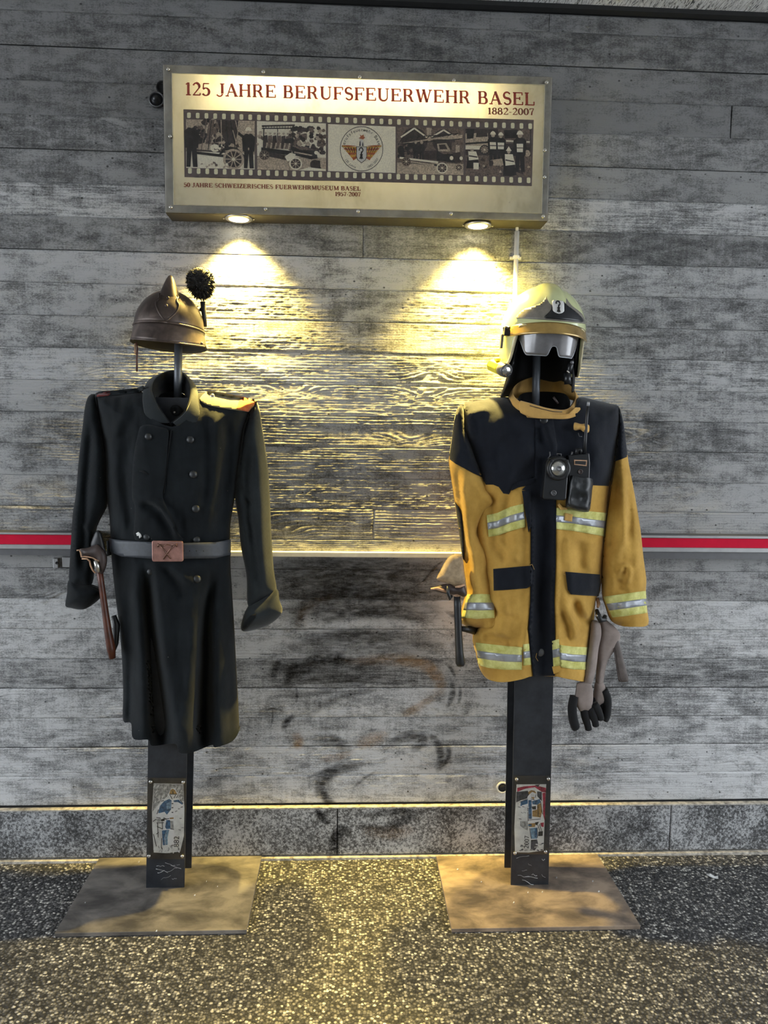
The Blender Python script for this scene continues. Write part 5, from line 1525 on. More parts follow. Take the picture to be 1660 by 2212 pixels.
for x in (397.5, 410, 424.5, 440):
    p_ = P(x, 1190, BSF.depth([(x, 1190)])[0]-.003)
    if h0 is None: h0 = MB().disc(p_, (0, -1, 0), [(0.002, -0.001), (0.002, 0.0004), (0.0005, 0.0004)], 8).build('belt_hole', M['ink'], belt); hp = p_
    else: inst(h0, p_-hp)

# hatchet hanging from the belt
axe = thing('belt_hatchet', P(240, 1425, -.24), 'small hatchet with leather-sheathed head and red-brown wooden handle hanging at the belt', 'hatchet')
YA = -.235
hp_ = [P(213, 1218, YA), P(219, 1260, YA), P(226, 1310, YA), P(233, 1360, YA), P(240, 1400, YA), P(243, 1422, YA)]
MB().tube(hp_, [.0098, .0092, .0098, .0112, .0135, .0095], 14, squash=(1, 1.15, 1)).build('handle', M['wood_red'], axe)
hd = [(172, 1186), (190, 1183), (203, 1178), (212, 1176), (226, 1190), (231, 1205), (229, 1225), (222, 1240), (214, 1238), (208, 1215), (200, 1206), (186, 1203), (177, 1206), (175, 1198)]
HD = Relief(hd, YA, .02, .02, 14, smooth=3, wr=0.002, wsc=(.06, .06), seed=12)
sheath = HD.build('sheath', M['leather_br'], axe, 4.0)
edge = [(166, 1189), (171, 1188), (174, 1193), (176, 1203), (181, 1202), (190, 1203), (200, 1205), (209, 1210), (217, 1213)]
MB().tube([P(x, y, YA-.016) for x, y in edge], .0022, 6).build('sheath_edge', M['leather_edge'], axe)
MB().tube([P(x, y, YA-.014) for x, y in [(177, 1207), (188, 1207), (194, 1212), (196, 1222), (200, 1231), (206, 1238)]], .0026, 6).build('sheath_edge', M['leather_edge'], axe)
MB().tube([P(x, y, YA-.02) for x, y in [(206, 1211), (210, 1222), (214, 1236)]], [.006, .008, .005], 8).build('steel_cheek', M['steel'], axe)
pk = Relief([(196, 1180), (201, 1160), (207, 1148), (214, 1146), (221, 1158), (226, 1180), (229, 1195), (212, 1190)], YA+.012, .012, .012, 10, smooth=3, wr=0)
pk.build('belt_frog', M['rubber'], axe, 4.0)
MB().tube([P(246, 1330, YA+.03), P(252, 1350, YA+.03), P(250, 1390, YA+.03), P(246, 1405, YA+.03)], [.008, .011, .009, .006], 8).build('retaining_strap', M['rubber'], axe)

# ------------------------------------------------------------------ brass helmet with pompom
def dome(name, rx, ry, rz, rim, mat, parent, X, n=48, m=18, top=1.0, extra=None, solid=0.003, z_floor=True):
    """helmet shell: rim(phi) gives the height of the lower edge; X maps local to world (faces -y, phi = 0 at the front)"""
    vs = []; fs = []
    for j in range(m+1):
        for i in range(n):
            ph = 2*math.pi*i/n
            zr = rim(ph)
            t0 = math.asin(max(-1, min(1, zr/rz))) if zr < rz else 0
            if zr >= 0 or not z_floor:
                th = math.pi/2+(t0-math.pi/2)*j/m
                r_, z = math.cos(th), rz*math.sin(th)
            else:
                # dome to the equator, then a straight skirt
                L1 = math.pi/2*rz; L2 = -zr; s = (L1+L2)*j/m
                if s < L1: th = math.pi/2-s/rz; r_, z = math.cos(th), rz*math.sin(th)
                else: r_, z = 1.0-0.06*(s-L1)/max(L2, 1e-4), -(s-L1)
            x = rx*r_*math.sin(ph); y = -ry*r_*math.cos(ph)
            p_ = Vector((x, y, z))
            if extra: p_ = extra(p_, ph, r_)
            vs.append(X @ p_)
    for j in range(m):
        for i in range(n):
            i2 = (i+1) % n
            fs.append((j*n+i, (j+1)*n+i, (j+1)*n+i2, j*n+i2))
    o = mk(name, vs, fs, mat, parent, solid=solid)
    bm = bmesh.new(); bm.from_mesh(o.data); bmesh.ops.remove_doubles(bm, verts=bm.verts, dist=1e-5); bm.to_mesh(o.data); bm.free()
    return o
bh_c = P(366, 712, -.165)
bh = thing('brass_helmet', P(372, 765, -.165), 'old brown brass fire helmet with crest, shield plate and black pompom', 'helmet')
XB = Matrix.Translation(bh_c) @ Matrix.Rotation(math.radians(4.0), 4, 'Y') @ Matrix.Rotation(math.radians(8), 4, 'Z') @ Matrix.Rotation(math.radians(-2), 4, 'X')
def wl(v): return XB @ Vector(v)
BRX, BRY, BRZ = .1045, .128, .116
dome('skull', BRX, BRY, BRZ, lambda p: 0.0, M['brass'], bh, XB, 56, 18)
def ringtube(name, rx, ry, z, rad, mat, parent, a0=0, a1=360, n=48, X=None, zf=None):
    pts = []
    for i in range(n+1):
        a = math.radians(a0+(a1-a0)*i/n)
        pts.append(X @ Vector((rx*math.sin(a), -ry*math.cos(a), zf(a) if zf else z)))
    return MB().tube(pts, rad, 8).build(name, mat, parent)
ringtube('band', BRX+.0015, BRY+.0015, 0.0, .0032, M['brass'], bh, X=XB)
# front peak and neck guard: flared skirts below the band
def skirt(name, a0, a1, drop, flare, mat, parent, n=36, m=6, th=.0025):
    vs = []; fs = []
    for j in range(m+1):
        for i in range(n+1):
            a = math.radians(a0+(a1-a0)*i/n); e = abs(math.sin(math.pi*i/n))**.45
            s = j/m
            dz = -drop(a, e)*s; k = flare(a, e)*s
            vs.append(wl(((BRX+k)*math.sin(a), -(BRY+k)*math.cos(a), dz)))
    for j in range(m):
        for i in range(n):
            fs.append((j*(n+1)+i, (j+1)*(n+1)+i, (j+1)*(n+1)+i+1, j*(n+1)+i+1))
    return mk(name, vs, fs, mat, parent, solid=th)
pkf = skirt('peak', -96, 96, lambda a, e: .040+.018*max(0, math.cos(a)), lambda a, e: .004+.010*max(0, math.cos(a)), M['brass'], bh)
skirt('neck_guard', 84, 276, lambda a, e: .044+.006*e, lambda a, e: .004+.016*e, M['brass_in'], bh)
pts = []
for i in range(41):
    a = math.radians(-96+192*i/40); k = .004+.010*max(0, math.cos(a))
    pts.append(wl(((BRX+k)*math.sin(a), -(BRY+k)*math.cos(a), -(.040+.018*max(0, math.cos(a))))))
MB().tube(pts, .0026, 8).build('rolled_edge', M['brass'], pkf)
dome('lining', BRX-.006, BRY-.006, BRZ-.006, lambda p: 0.0, M['brass_in'], bh, XB, 32, 10)
# crest: a tall comb running front to back
cv = []; cf_ = []
ny = 18
for i in range(ny+1):
    t = i/ny
    y = -BRY*.86 + 1.72*BRY*t
    zb = BRZ*math.sqrt(max(0.05, 1-(y/BRY)**2))-.004
    hgt = .050*math.exp(-((t-.17)/.13)**2)+.018*math.sin(math.pi*min(1, t))**.6
    wb = .031*(1-.45*t); wt = .006
    for (dx, dz) in ((-wb, 0), (-wb*.6, hgt*.55), (-wt, hgt), (wt, hgt), (wb*.6, hgt*.55), (wb, 0)):
        cv.append(wl((dx, y, zb+dz)))
for i in range(ny):
    for k in range(5):
        cf_.append((i*6+k, i*6+k+1, (i+1)*6+k+1, (i+1)*6+k))
cf_ += [tuple(range(5, -1, -1)), tuple(ny*6+k for k in range(6))]
mk('crest', cv, cf_, M['brass'], bh, sub=1)
def onsh(x, z, off=0.0, rx=BRX, ry=BRY, rz=BRZ):
    q = 1-(x/rx)**2-(z/rz)**2
    return Vector((x, -ry*math.sqrt(max(q, 0.02))-off, z))
def shellplate(name, pts, off, mat, parent, X, rx, ry, rz, th=.003, n=5):
    """plate bent to the dome's front, outline in local x/z"""
    L_ = spline([(x, z) for x, z in pts], 5, closed=True)
    poly = [Vector((float(a), float(b))) for a, b in L_]
    xs = [p.x for p in poly]; zs = [p.y for p in poly]
    g = []
    st_ = .006
    tri = None
    ins = []
    yy = min(zs)
    while yy < max(zs):
        xx = min(xs)
        while xx < max(xs):
            c = False
            for a, b in zip(poly, poly[1:]+poly[:1]):
                if (a.y > yy) != (b.y > yy) and xx < a.x+(yy-a.y)*(b.x-a.x)/(b.y-a.y): c = not c
            if c: ins.append(Vector((xx, yy)))
            xx += st_
        yy += st_
    tri = delaunay_2d_cdt(poly+ins, [(i, (i+1) % len(poly)) for i in range(len(poly))], [], 1, 1e-7)
    vs = [X @ onsh(v.x, v.y, off, rx, ry, rz) for v in tri[0]]
    o = mk(name, vs, [tuple(f) for f in tri[2]], mat, parent, solid=th)
    return o, [X @ onsh(p.x, p.y, off+th*.5, rx, ry, rz) for p in poly]
shp = [(-.026, .088), (-.012, .093), (.0, .090), (.014, .092), (.028, .085), (.026, .07), (.034, .056), (.030, .036), (.018, .018), (.002, .004), (-.014, .018), (-.026, .038), (-.031, .058), (-.024, .072)]
so, rimp = shellplate('shield_plate', shp, .010, M['brass'], bh, XB, BRX, BRY, BRZ)
MB().tube(rimp+rimp[:1], .0026, 6, caps=False).build('plate_rim', M['brass'], so)
for x, z in ((.001, .075), (0.0, .048)):
    c_ = onsh(x, z, .014, BRX, BRY, BRZ)
    MB().disc(wl(c_), XB.to_3x3() @ Vector((0, -1, z*3)), [(.0045, -.003), (.0042, .0015), (.002, .003)], 12).build('rivet', M['brass'], so)
# pompom on its tube
pc = P(433, 606, -.15)
ph_ = MB().tube([P(438.5, 652, -.15), P(441, 680, -.15), P(444, 706, -.15)], [.0085, .0075, .005], 12).build('pompom_holder', M['black_steel'], bh)
MB().tube([P(432, 668, -.15), P(440, 670, -.15)], .006, 8).build('socket', M['blk_plastic'], ph_)
core_v = []; core_f = []
def ppr(d):
    # round above, drawn to a point below
    r_ = .046*(1-.12*max(0, d.z))
    if d.z < 0: r_ *= 1+.38*(-d.z)**2.2
    return r_
hv = []; hf = []
rf = random.Random(5)
for k in range(2600):
    z = rf.uniform(-1, 1); a = rf.uniform(0, 2*math.pi); q = math.sqrt(1-z*z)
    d = Vector((q*math.cos(a), q*math.sin(a), z))
    if d.z < -.4: d = Vector((d.x*.75, d.y*.75, d.z)).normalized()
    r1 = ppr(d)*rf.uniform(.84, 1.08); r0_ = ppr(d)*.45
    sk = Vector((rf.uniform(-1, 1), rf.uniform(-1, 1), rf.uniform(-1, 1)))*.22
    tip = pc+(d+sk).normalized()*r1
    if d.z < -.2: tip.x += (-d.z-.2)*.006
    b = pc+d*r0_
    s_ = d.cross(Vector((rf.uniform(-1, 1), rf.uniform(-1, 1), rf.uniform(-1, 1)))).normalized()*.0022
    i0 = len(hv); hv += [b-s_, b+s_, (b+tip)/2+s_*1.3, tip, (b+tip)/2-s_*1.3]; hf.append((i0, i0+1, i0+2, i0+3, i0+4))
mb = MB()
cs = []
for j in range(9):
    th = math.pi*j/8; cs.append((max(.0005, .039*math.sin(th)), .040*math.cos(th) if th < math.pi/2 else .052*math.cos(th)))
pom = mb.disc(pc, (0.04, 0, 1), cs, 18).build('pompom', M['fur'], bh, label='fluffy black wool pompom')
mk('fluff', hv, hf, M['fur'], pom)['kind'] = 'stuff'
# chin strap hanging
MB().tube([P(294.5, 738, -.16), P(297, 752, -.16), P(295.5, 775, -.16), P(296, 803, -.16)], [.002, .0028, .0032, .0026], 8).build('chin_strap', M['strap_red'], bh)
MB().tube([P(292, 742, -.162), P(292, 765, -.162)], .0028, 8).build('strap_end', M['leather_edge'], bh)
MB().disc(P(436, 742, -.25), (0.3, -1, 0), [(.004, -.002), (.004, .003), (.001, .004)], 10).build('peak_rivet', M['brass'], bh)

# ------------------------------------------------------------------ 2007: yellow and navy jacket
jac = thing('fire_jacket', (0.62, -0.17, 0.74), 'yellow and navy firefighter jacket with lime and grey reflective bands', 'jacket')
YR = -0.175
jb = [(1100, 858), (1060, 861), (1020, 868), (1000, 876), (1000, 930), (1022, 990), (1034, 1038), (1024, 1090), (1022, 1150), (1034, 1220), (1042, 1290), (1040, 1340), (1026, 1362), (1022, 1385), (1028, 1410), (1035, 1440), (1052, 1466),
      (1088, 1474), (1130, 1467), (1150, 1461), (1197, 1461), (1214, 1464), (1240, 1469), (1269, 1470),
      (1271, 1430), (1275, 1389), (1284, 1340), (1288, 1296), (1298, 1275), (1302, 1220), (1306, 1165), (1312, 1111), (1318, 1051), (1331, 975), (1340, 915), (1338, 879), (1323, 873), (1290, 865), (1251, 858), (1243, 880), (1210, 900), (1170, 905), (1130, 893), (1108, 872)]
open_j = set(range(16, 23)) | set(range(38, 44))
jf = [
    Fold([(1145, 1050), (1146, 1220), (1144, 1310), (1132, 1400), (1128, 1470)], 7, 0.010),
    Fold([(1176, 1090), (1174, 1220), (1172, 1350), (1172, 1460)], (20, 24), (-0.016, -0.03), taper=False),
    Fold([(1204, 1090), (1203, 1240), (1200, 1304), (1206, 1380), (1213, 1465)], 8, 0.010),
    Fold([(1098, 1060), (1092, 1150), (1086, 1220)], 14, -0.014),
    Fold([(1120, 1070), (1118, 1150), (1120, 1215)], 12, 0.008),
    Fold([(1085, 1290), (1090, 1340), (1075, 1380)], 14, 0.012),
    Fold([(1040, 1380), (1070, 1378), (1110, 1392)], 8, -0.014),
    Fold([(1240, 1290), (1250, 1330), (1272, 1345), (1282, 1335)], 8, -0.014),
    Fold([(1222, 1285), (1226, 1320), (1238, 1350), (1245, 1385)], 9, 0.012),
    Fold([(1258, 1300), (1268, 1320), (1276, 1330)], 7, 0.010),
    Fold([(1078, 1165), (1095, 1190), (1120, 1212)], 6, 0.008), Fold([(1060, 1310), (1085, 1330), (1125, 1335)], 6, -0.008), Fold([(1212, 1320), (1225, 1345), (1230, 1385)], 6, -0.010), Fold([(1225, 1160), (1230, 1230)], 10, 0.007), Fold([(1252, 1165), (1256, 1235)], 9, -0.009), Fold([(1280, 1165), (1278, 1238)], 10, 0.008),
    Fold([(1060, 885), (1030, 890), (1015, 905), (1022, 950)], 9, 0.014),
    Fold([(1120, 930), (1080, 960), (1060, 1010)], 22, -0.012),
    Fold([(1150, 960), (1130, 1000), (1108, 1045)], 12, 0.010),
    Fold([(1180, 915), (1188, 945), (1200, 975)], 7, 0.010), Fold([(1166, 920), (1172, 960)], 7, -0.008),
    Fold([(1270, 920), (1290, 980), (1296, 1040)], 18, 0.008),
    Fold([(1062, 1060), (1066, 1120), (1072, 1200)], 14, -0.02),
]
for f_ in jf: f_.amp = f_.amp*1.5 if not hasattr(f_.amp, '__len__') else tuple(q*1.3 for q in f_.amp)
JB = Relief(jb, YR, 0.112, 0.095, 85, open_j, jf, 0.008, (0.035, 0.010), 21, smooth=3)
JB.build('jacket_body', M['yellow'], jac, 6.0, zone=lambda x, y: y < 1040, mat2=M['navy'])
NV = M['navy']
JBo = Off(JB, 0.0)
patch('yoke', [(1098, 859), (1060, 862.5), (1020, 869.5), (1003, 878), (1003, 930), (1024, 990), (1042, 1032), (1050, 1047), (1066, 1047), (1078, 1052), (1088, 1066), (1100, 1068), (1107, 1055), (1147, 1048), (1150, 1030), (1190, 1030), (1202, 1048), (1277, 1048), (1316, 1050), (1329, 975), (1337, 915), (1335.5, 881), (1322, 874.5), (1290, 866.5), (1253, 860), (1246, 882), (1210, 903), (1170, 908), (1130, 896), (1106, 874)], JB, 0.0025, NV, jac, 6.0, th=0.006)
patch('yoke_edge', [(1107, 1049), (1120, 1040), (1147, 1034), (1158, 1032), (1158, 1040), (1150, 1047), (1120, 1053), (1106, 1060)], JB, 0.006, NV, jac, 5.0)
patch('placket', [(1157, 905), (1196, 905), (1204, 960), (1202, 1090), (1201, 1220), (1198, 1300), (1200, 1380), (1199, 1460), (1152, 1461), (1142, 1360), (1146, 1300), (1147, 1220), (1147, 1140), (1136, 1060), (1128, 1058), (1156, 1030)], JB, 0.0055, NV, jac, 6.0, th=0.008)
patch('placket_inner', [(1128, 1060), (1148, 1060), (1147, 1140), (1142, 1150)], JB, 0.007, NV, jac, 5.0)
def tape(name, top, bot, surf, parent, off=0.004):
    """lime / grey / lime band between two pixel polylines"""
    def row(t): return [(a[0]+(b[0]-a[0])*t, a[1]+(b[1]-a[1])*t) for a, b in zip(top, bot)]
    o = patch(name, row(0)+row(1)[::-1], surf, off, M['lime'], parent, 5.0, th=off+0.003)
    patch('grey_stripe', row(.345)+row(.66)[::-1], surf, off+0.0014, M['reflex'], o, 5.0, th=0.002)
    return o
tape('reflective_band', [(1052, 1113), (1075, 1108), (1103, 1095), (1131, 1088)], [(1056, 1160), (1075, 1157), (1104, 1147), (1136, 1138)], JB, jac)
tape('reflective_band', [(1202, 1097), (1240, 1100), (1280, 1105), (1313, 1108)], [(1202, 1143), (1240, 1147), (1280, 1154), (1307, 1159)], JB, jac)
tape('reflective_band', [(1028, 1388), (1055, 1391), (1090, 1395), (1129, 1398)], [(1034, 1437), (1056, 1443), (1090, 1447), (1128, 1447)], JB, jac, 0.005)
tape('reflective_band', [(1209, 1393), (1240, 1397), (1274, 1398)], [(1211, 1441), (1240, 1446), (1270, 1447)], JB, jac, 0.005)
tape('inner_band', [(1131, 1392), (1146, 1390)], [(1131, 1438), (1149, 1436)], JB, jac, 0.001)
tape('inner_band', [(1193, 1385), (1208, 1380)], [(1196, 1440), (1211, 1438)], JB, jac, 0.0065)
patch('hem_inside', [(1193, 1440), (1211, 1438), (1213, 1452), (1197, 1456)], JB, 0.0065, M['yellow'], jac, 4.0)
patch('pocket_flap', [(1066, 1229), (1100, 1226), (1146, 1222), (1151, 1232), (1150, 1260), (1146, 1267), (1138, 1271), (1100, 1274), (1067, 1276)], JB, 0.006, NV, jac, 5.0, puff=0.003)
patch('pocket_flap', [(1222, 1235), (1260, 1238), (1297, 1241), (1298, 1260), (1294, 1288), (1260, 1286), (1234, 1284), (1227, 1274)], JB, 0.006, NV, jac, 5.0, puff=0.003)
patch('velcro_tab', [(1221, 1108), (1238, 1111), (1236, 1127), (1220, 1124)], JB, 0.008, M['collar'], jac, 4.0)
b_ = button(1176, 907, Off(JB, .006), .0125, M['blk_plastic'], jac, 0.25)
b_ = button(1168, 1409, Off(JB, .004), .0135, M['alu_dark'], jac, 0.3)
# pieces of thread at the flap corners
for pts in ([(1143, 1222), (1150, 1219), (1155, 1230)], [(1219, 1233), (1217, 1240), (1222, 1242)], [(1160, 1411), (1158, 1420), (1163, 1428)]):
    MB().tube([P(x, y, JB.depth([(x, y)])[0]-.009) for x, y in pts], .0009, 5).build('loose_thread', M['collar'], jac)
# sleeves
lsl = [(1000, 876), (985, 890), (977, 945), (970, 992), (974, 1027), (982, 1081), (991, 1141), (1000, 1211), (1007, 1262), (1009, 1278), (1000, 1305), (994, 1340), (1010, 1353), (1040, 1356), (1070, 1350), (1067, 1290), (1065, 1250), (1062, 1190), (1050, 1165), (1034, 1150), (1049, 1111), (1068, 1092), (1070, 1078), (1058, 1055), (1046, 1033), (1028, 990), (1008, 930)]
JLS = Relief(lsl, YR-0.03, 0.062, 0.05, 38, (13, 14), [Fold([(998, 1010), (1006, 1100), (1016, 1180), (1030, 1270)], 9, 0.014), Fold([(985, 1010), (994, 1080), (1003, 1160), (1020, 1240)], 7, -0.020), Fold([(1046, 1060), (1058, 1075), (1062, 1090), (1040, 1120)], 9, 0.020), Fold([(1034, 1150), (1040, 1175), (1052, 1200), (1060, 1240)], 7, -0.016), Fold([(1024, 1050), (1034, 1080), (1036, 1110)], 6, -0.010), Fold([(996, 885), (1002, 930), (1018, 990)], 7, 0.012)], 0.008, (0.06, 0.016), 31, smooth=3)
JLS.build('sleeve', M['yellow'], jac, 5.0, zone=lambda x, y: y < 985+(x-970)*.55, mat2=M['navy'])
patch('sleeve_cap', [(999, 878), (987, 892), (979, 945), (971.5, 992), (985, 1002), (1004, 1012), (1025, 1023), (1045, 1032), (1027, 990), (1007, 930)], JLS, 0.003, NV, jac, 5.0, th=0.005)
patch('elbow_patch', [(983, 1083), (992, 1095), (997, 1110), (1001, 1150), (1003, 1190), (1003, 1210), (999, 1205), (991, 1141)], JLS, 0.007, NV, jac, 4.0)
tape('cuff_band', [(1010, 1284), (1040, 1283), (1067, 1284)], [(997, 1334), (1030, 1337), (1069, 1335)], JLS, jac, 0.004)
rsl = [(1338, 880), (1346, 905), (1351, 936), (1357, 988), (1364, 1027), (1372, 1069), (1384, 1141), (1391, 1205), (1397, 1250), (1396, 1280), (1399, 1317), (1401, 1350), (1372, 1354), (1342, 1352), (1320, 1340), (1309, 1310), (1303, 1290), (1301, 1250), (1303, 1190), (1309, 1120), (1319, 1050), (1330, 975), (1337, 915)]
JRS = Relief(rsl, YR-0.01, 0.06, 0.05, 42, (11, 12), [Fold([(1345, 1010), (1348, 1080), (1350, 1150), (1340, 1200)], 8, 0.016), Fold([(1360, 1040), (1362, 1110), (1358, 1170)], 8, -0.014), Fold([(1332, 1020), (1326, 1100), (1322, 1200)], 9, -0.012), Fold([(1333, 1240), (1350, 1222), (1362, 1235), (1352, 1262)], 7, 0.018), Fold([(1376, 1100), (1378, 1180), (1372, 1240)], 9, 0.010), Fold([(1318, 1180), (1322, 1240), (1330, 1270)], 8, 0.008), Fold([(1342, 1250), (1338, 1275)], 9, -0.014)], 0.008, (0.06, 0.016), 33, smooth=3)
JRS.build('sleeve', M['yellow'], jac, 5.0, zone=lambda x, y: y < 984, mat2=M['navy'])
patch('sleeve_cap', [(1339, 882), (1345, 905), (1350, 936), (1355.5, 987), (1343, 992), (1328, 997), (1331, 975), (1338, 915)], JRS, 0.003, NV, jac, 5.0, th=0.005)
tape('cuff_band', [(1304, 1289), (1340, 1284), (1396, 1276)], [(1323, 1334), (1352, 1331), (1399, 1324)], JRS, jac, 0.004)
# collar ring
crim = [(1131, 872, -.272), (1112, 856, -.225), (1110, 838, -.17), (1125, 823, -.12), (1152, 813, -.085), (1177, 810.5, -.075), (1205, 818, -.085), (1232, 831, -.12), (1243, 850, -.17), (1240, 868, -.225), (1222, 884, -.275), (1185, 881, -.292), (1150, 871, -.292), (1124, 864, -.284)]
cbase = [(1133, 893, -.285), (1110, 880, -.25), (1098, 868, -.18), (1112, 862, -.11), (1150, 860, -.075), (1177, 860, -.065), (1205, 862, -.075), (1240, 866, -.12), (1258, 880, -.18), (1255, 893, -.245), (1228, 905, -.292), (1185, 905, -.306), (1150, 903, -.304), (1124, 892, -.296)]
cmid = [((a[0]*.45+b[0]*.55)+(-3 if a[0] < 1175 else 4), a[1]*.45+b[1]*.55, (a[2]+b[2])/2-.006) for a, b in zip(crim, cbase)]
vs, fs = band_loft([crim, cmid, cbase], closed=False, n=6)
mk('collar', vs, fs, M['collar'], jac, solid=0.004, sub=1)
tabv = [(1133, 890), (1140, 885), (1190, 894), (1230, 893), (1244, 880), (1254, 880), (1257, 892), (1250, 898), (1229, 904), (1180, 905), (1140, 902)]
flat('collar_tab', tabv, lambda a, b: -.304+.05*max(0, (a-1215)/42)**2+.02*max(0, (1150-a)/20), .006, M['collar'], jac, 0.0015)
MB().tube([P(x, y, -.302) for x, y in [(1145, 876), (1170, 883), (1195, 889), (1215, 890)]], .0012, 5).build('stitching', M['leather_br'], jac)
MB().tube([P(x, y, -.2) for x, y in [(1196, 858), (1206, 872)]], .004, 6).build('collar_loop', M['leather_br'], jac)
vs, fs = band_loft([[(1118, 866, -.2), (1130, 850, -.13), (1172, 846, -.085), (1218, 850, -.13), (1232, 866, -.2)], [(1118, 935, -.2), (1130, 935, -.12), (1172, 935, -.08), (1218, 935, -.12), (1232, 935, -.2)]], n=5)
mk('back_lining', vs, fs, M['liner'], jac, solid=0.002)
vs, fs = band_loft([[(1118, 880, -.24), (1150, 893, -.275), (1185, 898, -.282), (1225, 893, -.272)], [(1118, 880, -.18), (1150, 883, -.14), (1185, 884, -.13), (1228, 880, -.16)]], n=5)
mk('neck_lining', vs, fs, M['liner'], jac, solid=0.002)

# ------------------------------------------------------------------ angle lamp, radio
YJ = JB.depth([(1202, 1030)])[0]-.012
lamp = thing('angle_lamp', P(1200, 1080, YJ-.02), 'black box torch with round lens clipped to the jacket chest', 'torch')
lb = [(1180, 1000), (1186, 990), (1200, 985), (1218, 986), (1230, 996), (1232, 1010), (1228, 1030), (1224, 1079), (1218, 1081), (1176, 1079), (1173, 1075)]
flat('case', lb, YJ-.034, .036, M['blk_plastic'], lamp, 0.004)
lc0 = P(1206.5, 1012, YJ-.036)
rg = MB().disc(lc0, (0, -1, 0.05), [(.0365, -.004), (.0365, .006), (.033, .010), (.027, .010), (.025, .006)], 32).build('bezel', M['rubber'], lamp)
MB().disc(lc0, (0, -1, 0.05), [(.0245, .002), (.0235, .0075), (.013, .008), (.011, .010), (.004, .011)], 28).build('lens', M['lamp_glass'], rg)
MB().disc(lc0+Vector((0, -.011, 0)), (0, -1, 0), [(.008, 0), (.008, .001), (.005, .001), (.004, -.001)], 16).build('bulb_ring', M['alu_dark'], rg)
for k in range(4):
    a = math.pi/4+k*math.pi/2
    MB().box(lc0+Vector((.0325*math.cos(a), -.008, .0325*math.sin(a))), (.004, .004, .004)).build('bezel_grip', M['blk_plastic'], rg, smooth=False, bevel=.001)
MB().disc(P(1196.5, 1065, YJ-.035), (0, -1, 0), [(.0085, -.002), (.0085, .003), (.0055, .003), (.005, .001), (.0025, .001), (.0025, .004)], 16).build('switch', M['alu_dark'], lamp)
MB().tube([P(1196, 1035, YJ-.037), P(1202, 1036, YJ-.039), P(1206, 1032, YJ-.038), P(1213, 1032, YJ-.037)], .0018, 6).build('wire_clip', M['steel'], lamp)
MB().tube([P(1184, 992, YJ-.02), P(1189, 984, YJ-.024), P(1188, 976, YJ-.022)], .0018, 6).tube([P(1205, 986, YJ-.02), P(1204, 980, YJ-.022), P(1213, 981, YJ-.022), P(1212, 988, YJ-.02)], .0018, 6).build('hanger', M['alu_dark'], lamp)
radio = thing('hand_radio', P(1250, 1100, YJ-.02), 'black hand radio with thin antenna standing in a pouch on the jacket', 'radio')
YK = JB.depth([(1255, 1030)])[0]-.006
flat('case', [(1229, 984), (1256, 981), (1266, 981), (1268, 977), (1274, 979), (1276, 1000), (1274, 1050), (1230, 1050), (1229, 1020)], YK-.036, .03, M['blk_plastic'], radio, 0.003)
MB().tube([P(1263, 980, YK-.02), P(1265, 950, YK-.024), P(1268, 905, YK-.028), P(1271, 876, YK-.030)], [.0062, .005, .0045, .0038], 12).build('antenna', M['rubber'], radio)
MB().tube([P(1271, 877, YK-.030), P(1272, 868, YK-.031)], [.0046, .0042], 12).build('antenna_tip', M['reflex'], radio)
flat('display', [(1241, 993), (1269, 994), (1268, 1007), (1241, 1004)], YK-.0375, .002, M['leather_edge'], radio, 0)
flat('screen', [(1243.5, 995.5), (1267, 996.5), (1266, 1004.5), (1243.5, 1002)], YK-.0385, .002, M['ink'], radio, 0)
MB().disc(P(1254, 1019, YK-.036), (0, -1, 0), [(.0075, -.002), (.0075, .003), (.005, .003), (.004, .001)], 16).build('push_button', M['leather_br'], radio)
MB().tube([P(1246, 982, YK-.02), P(1247, 972, YK-.02), P(1254, 971, YK-.02), P(1256, 980, YK-.02)], [.006, .007, .007, .006], 10).build('dial_knob', M['rubber'], radio)
MB().tube([P(1235, 984, YK-.02), P(1237, 976, YK-.02)], [.003, .003], 8).build('side_knob', M['alu_dark'], radio)
pouch = thing('radio_pouch', P(1250, 1103, YK-.02), 'black leather pouch holding the radio on the jacket', 'pouch')
pp = [(1231, 1028), (1255, 1032), (1281, 1034), (1280, 1060), (1277, 1090), (1272, 1106), (1250, 1104), (1228, 1098), (1222, 1094), (1225, 1065)]
PPR = Relief(pp, YK-.004, .046, .006, 10, (0, 1), [Fold([(1238, 1045), (1255, 1060), (1276, 1055)], 7, .006), Fold([(1232, 1075), (1250, 1080), (1268, 1070)], 8, -.006)], .003, (.06, .06), 44, smooth=2)
PPR.build('pouch_body', M['blk_leather'], pouch, 4.0)
MB().tube([P(x, y, PPR.depth([(x, y)])[0]-.001) for x, y in [(1226, 1092), (1250, 1099), (1271, 1101), (1275, 1085)]], .0022, 6).build('welt', M['rubber'], pouch)
MB().tube([P(1208, 1089, YK-.01), P(1214, 1098, YK-.01), P(1226, 1098, YK-.012)], [.005, .006, .004], 8).build('strap_end', M['collar'], pouch)
lv = [(1241, 913), (1249, 914), (1257, 916), (1264, 915), (1273, 918), (1274, 926), (1272, 935), (1260, 933), (1254, 928), (1246, 930), (1240, 928)]
LP = Relief(lv, JB.depth([(1255, 922)])[0]-.016, .016, .012, 8, smooth=2, wr=.002, wsc=(.1, .1), folds=[Fold([(1256, 914), (1254, 930)], 4, -.008)])
loop = LP.build('antenna_loop', M['collar'], jac, 3.0)
MB().tube([P(1250, 935, YK-.012), P(1252, 943, YK-.012), P(1258, 943, YK-.012)], .0014, 6).build('ring', M['alu_dark'], loop)

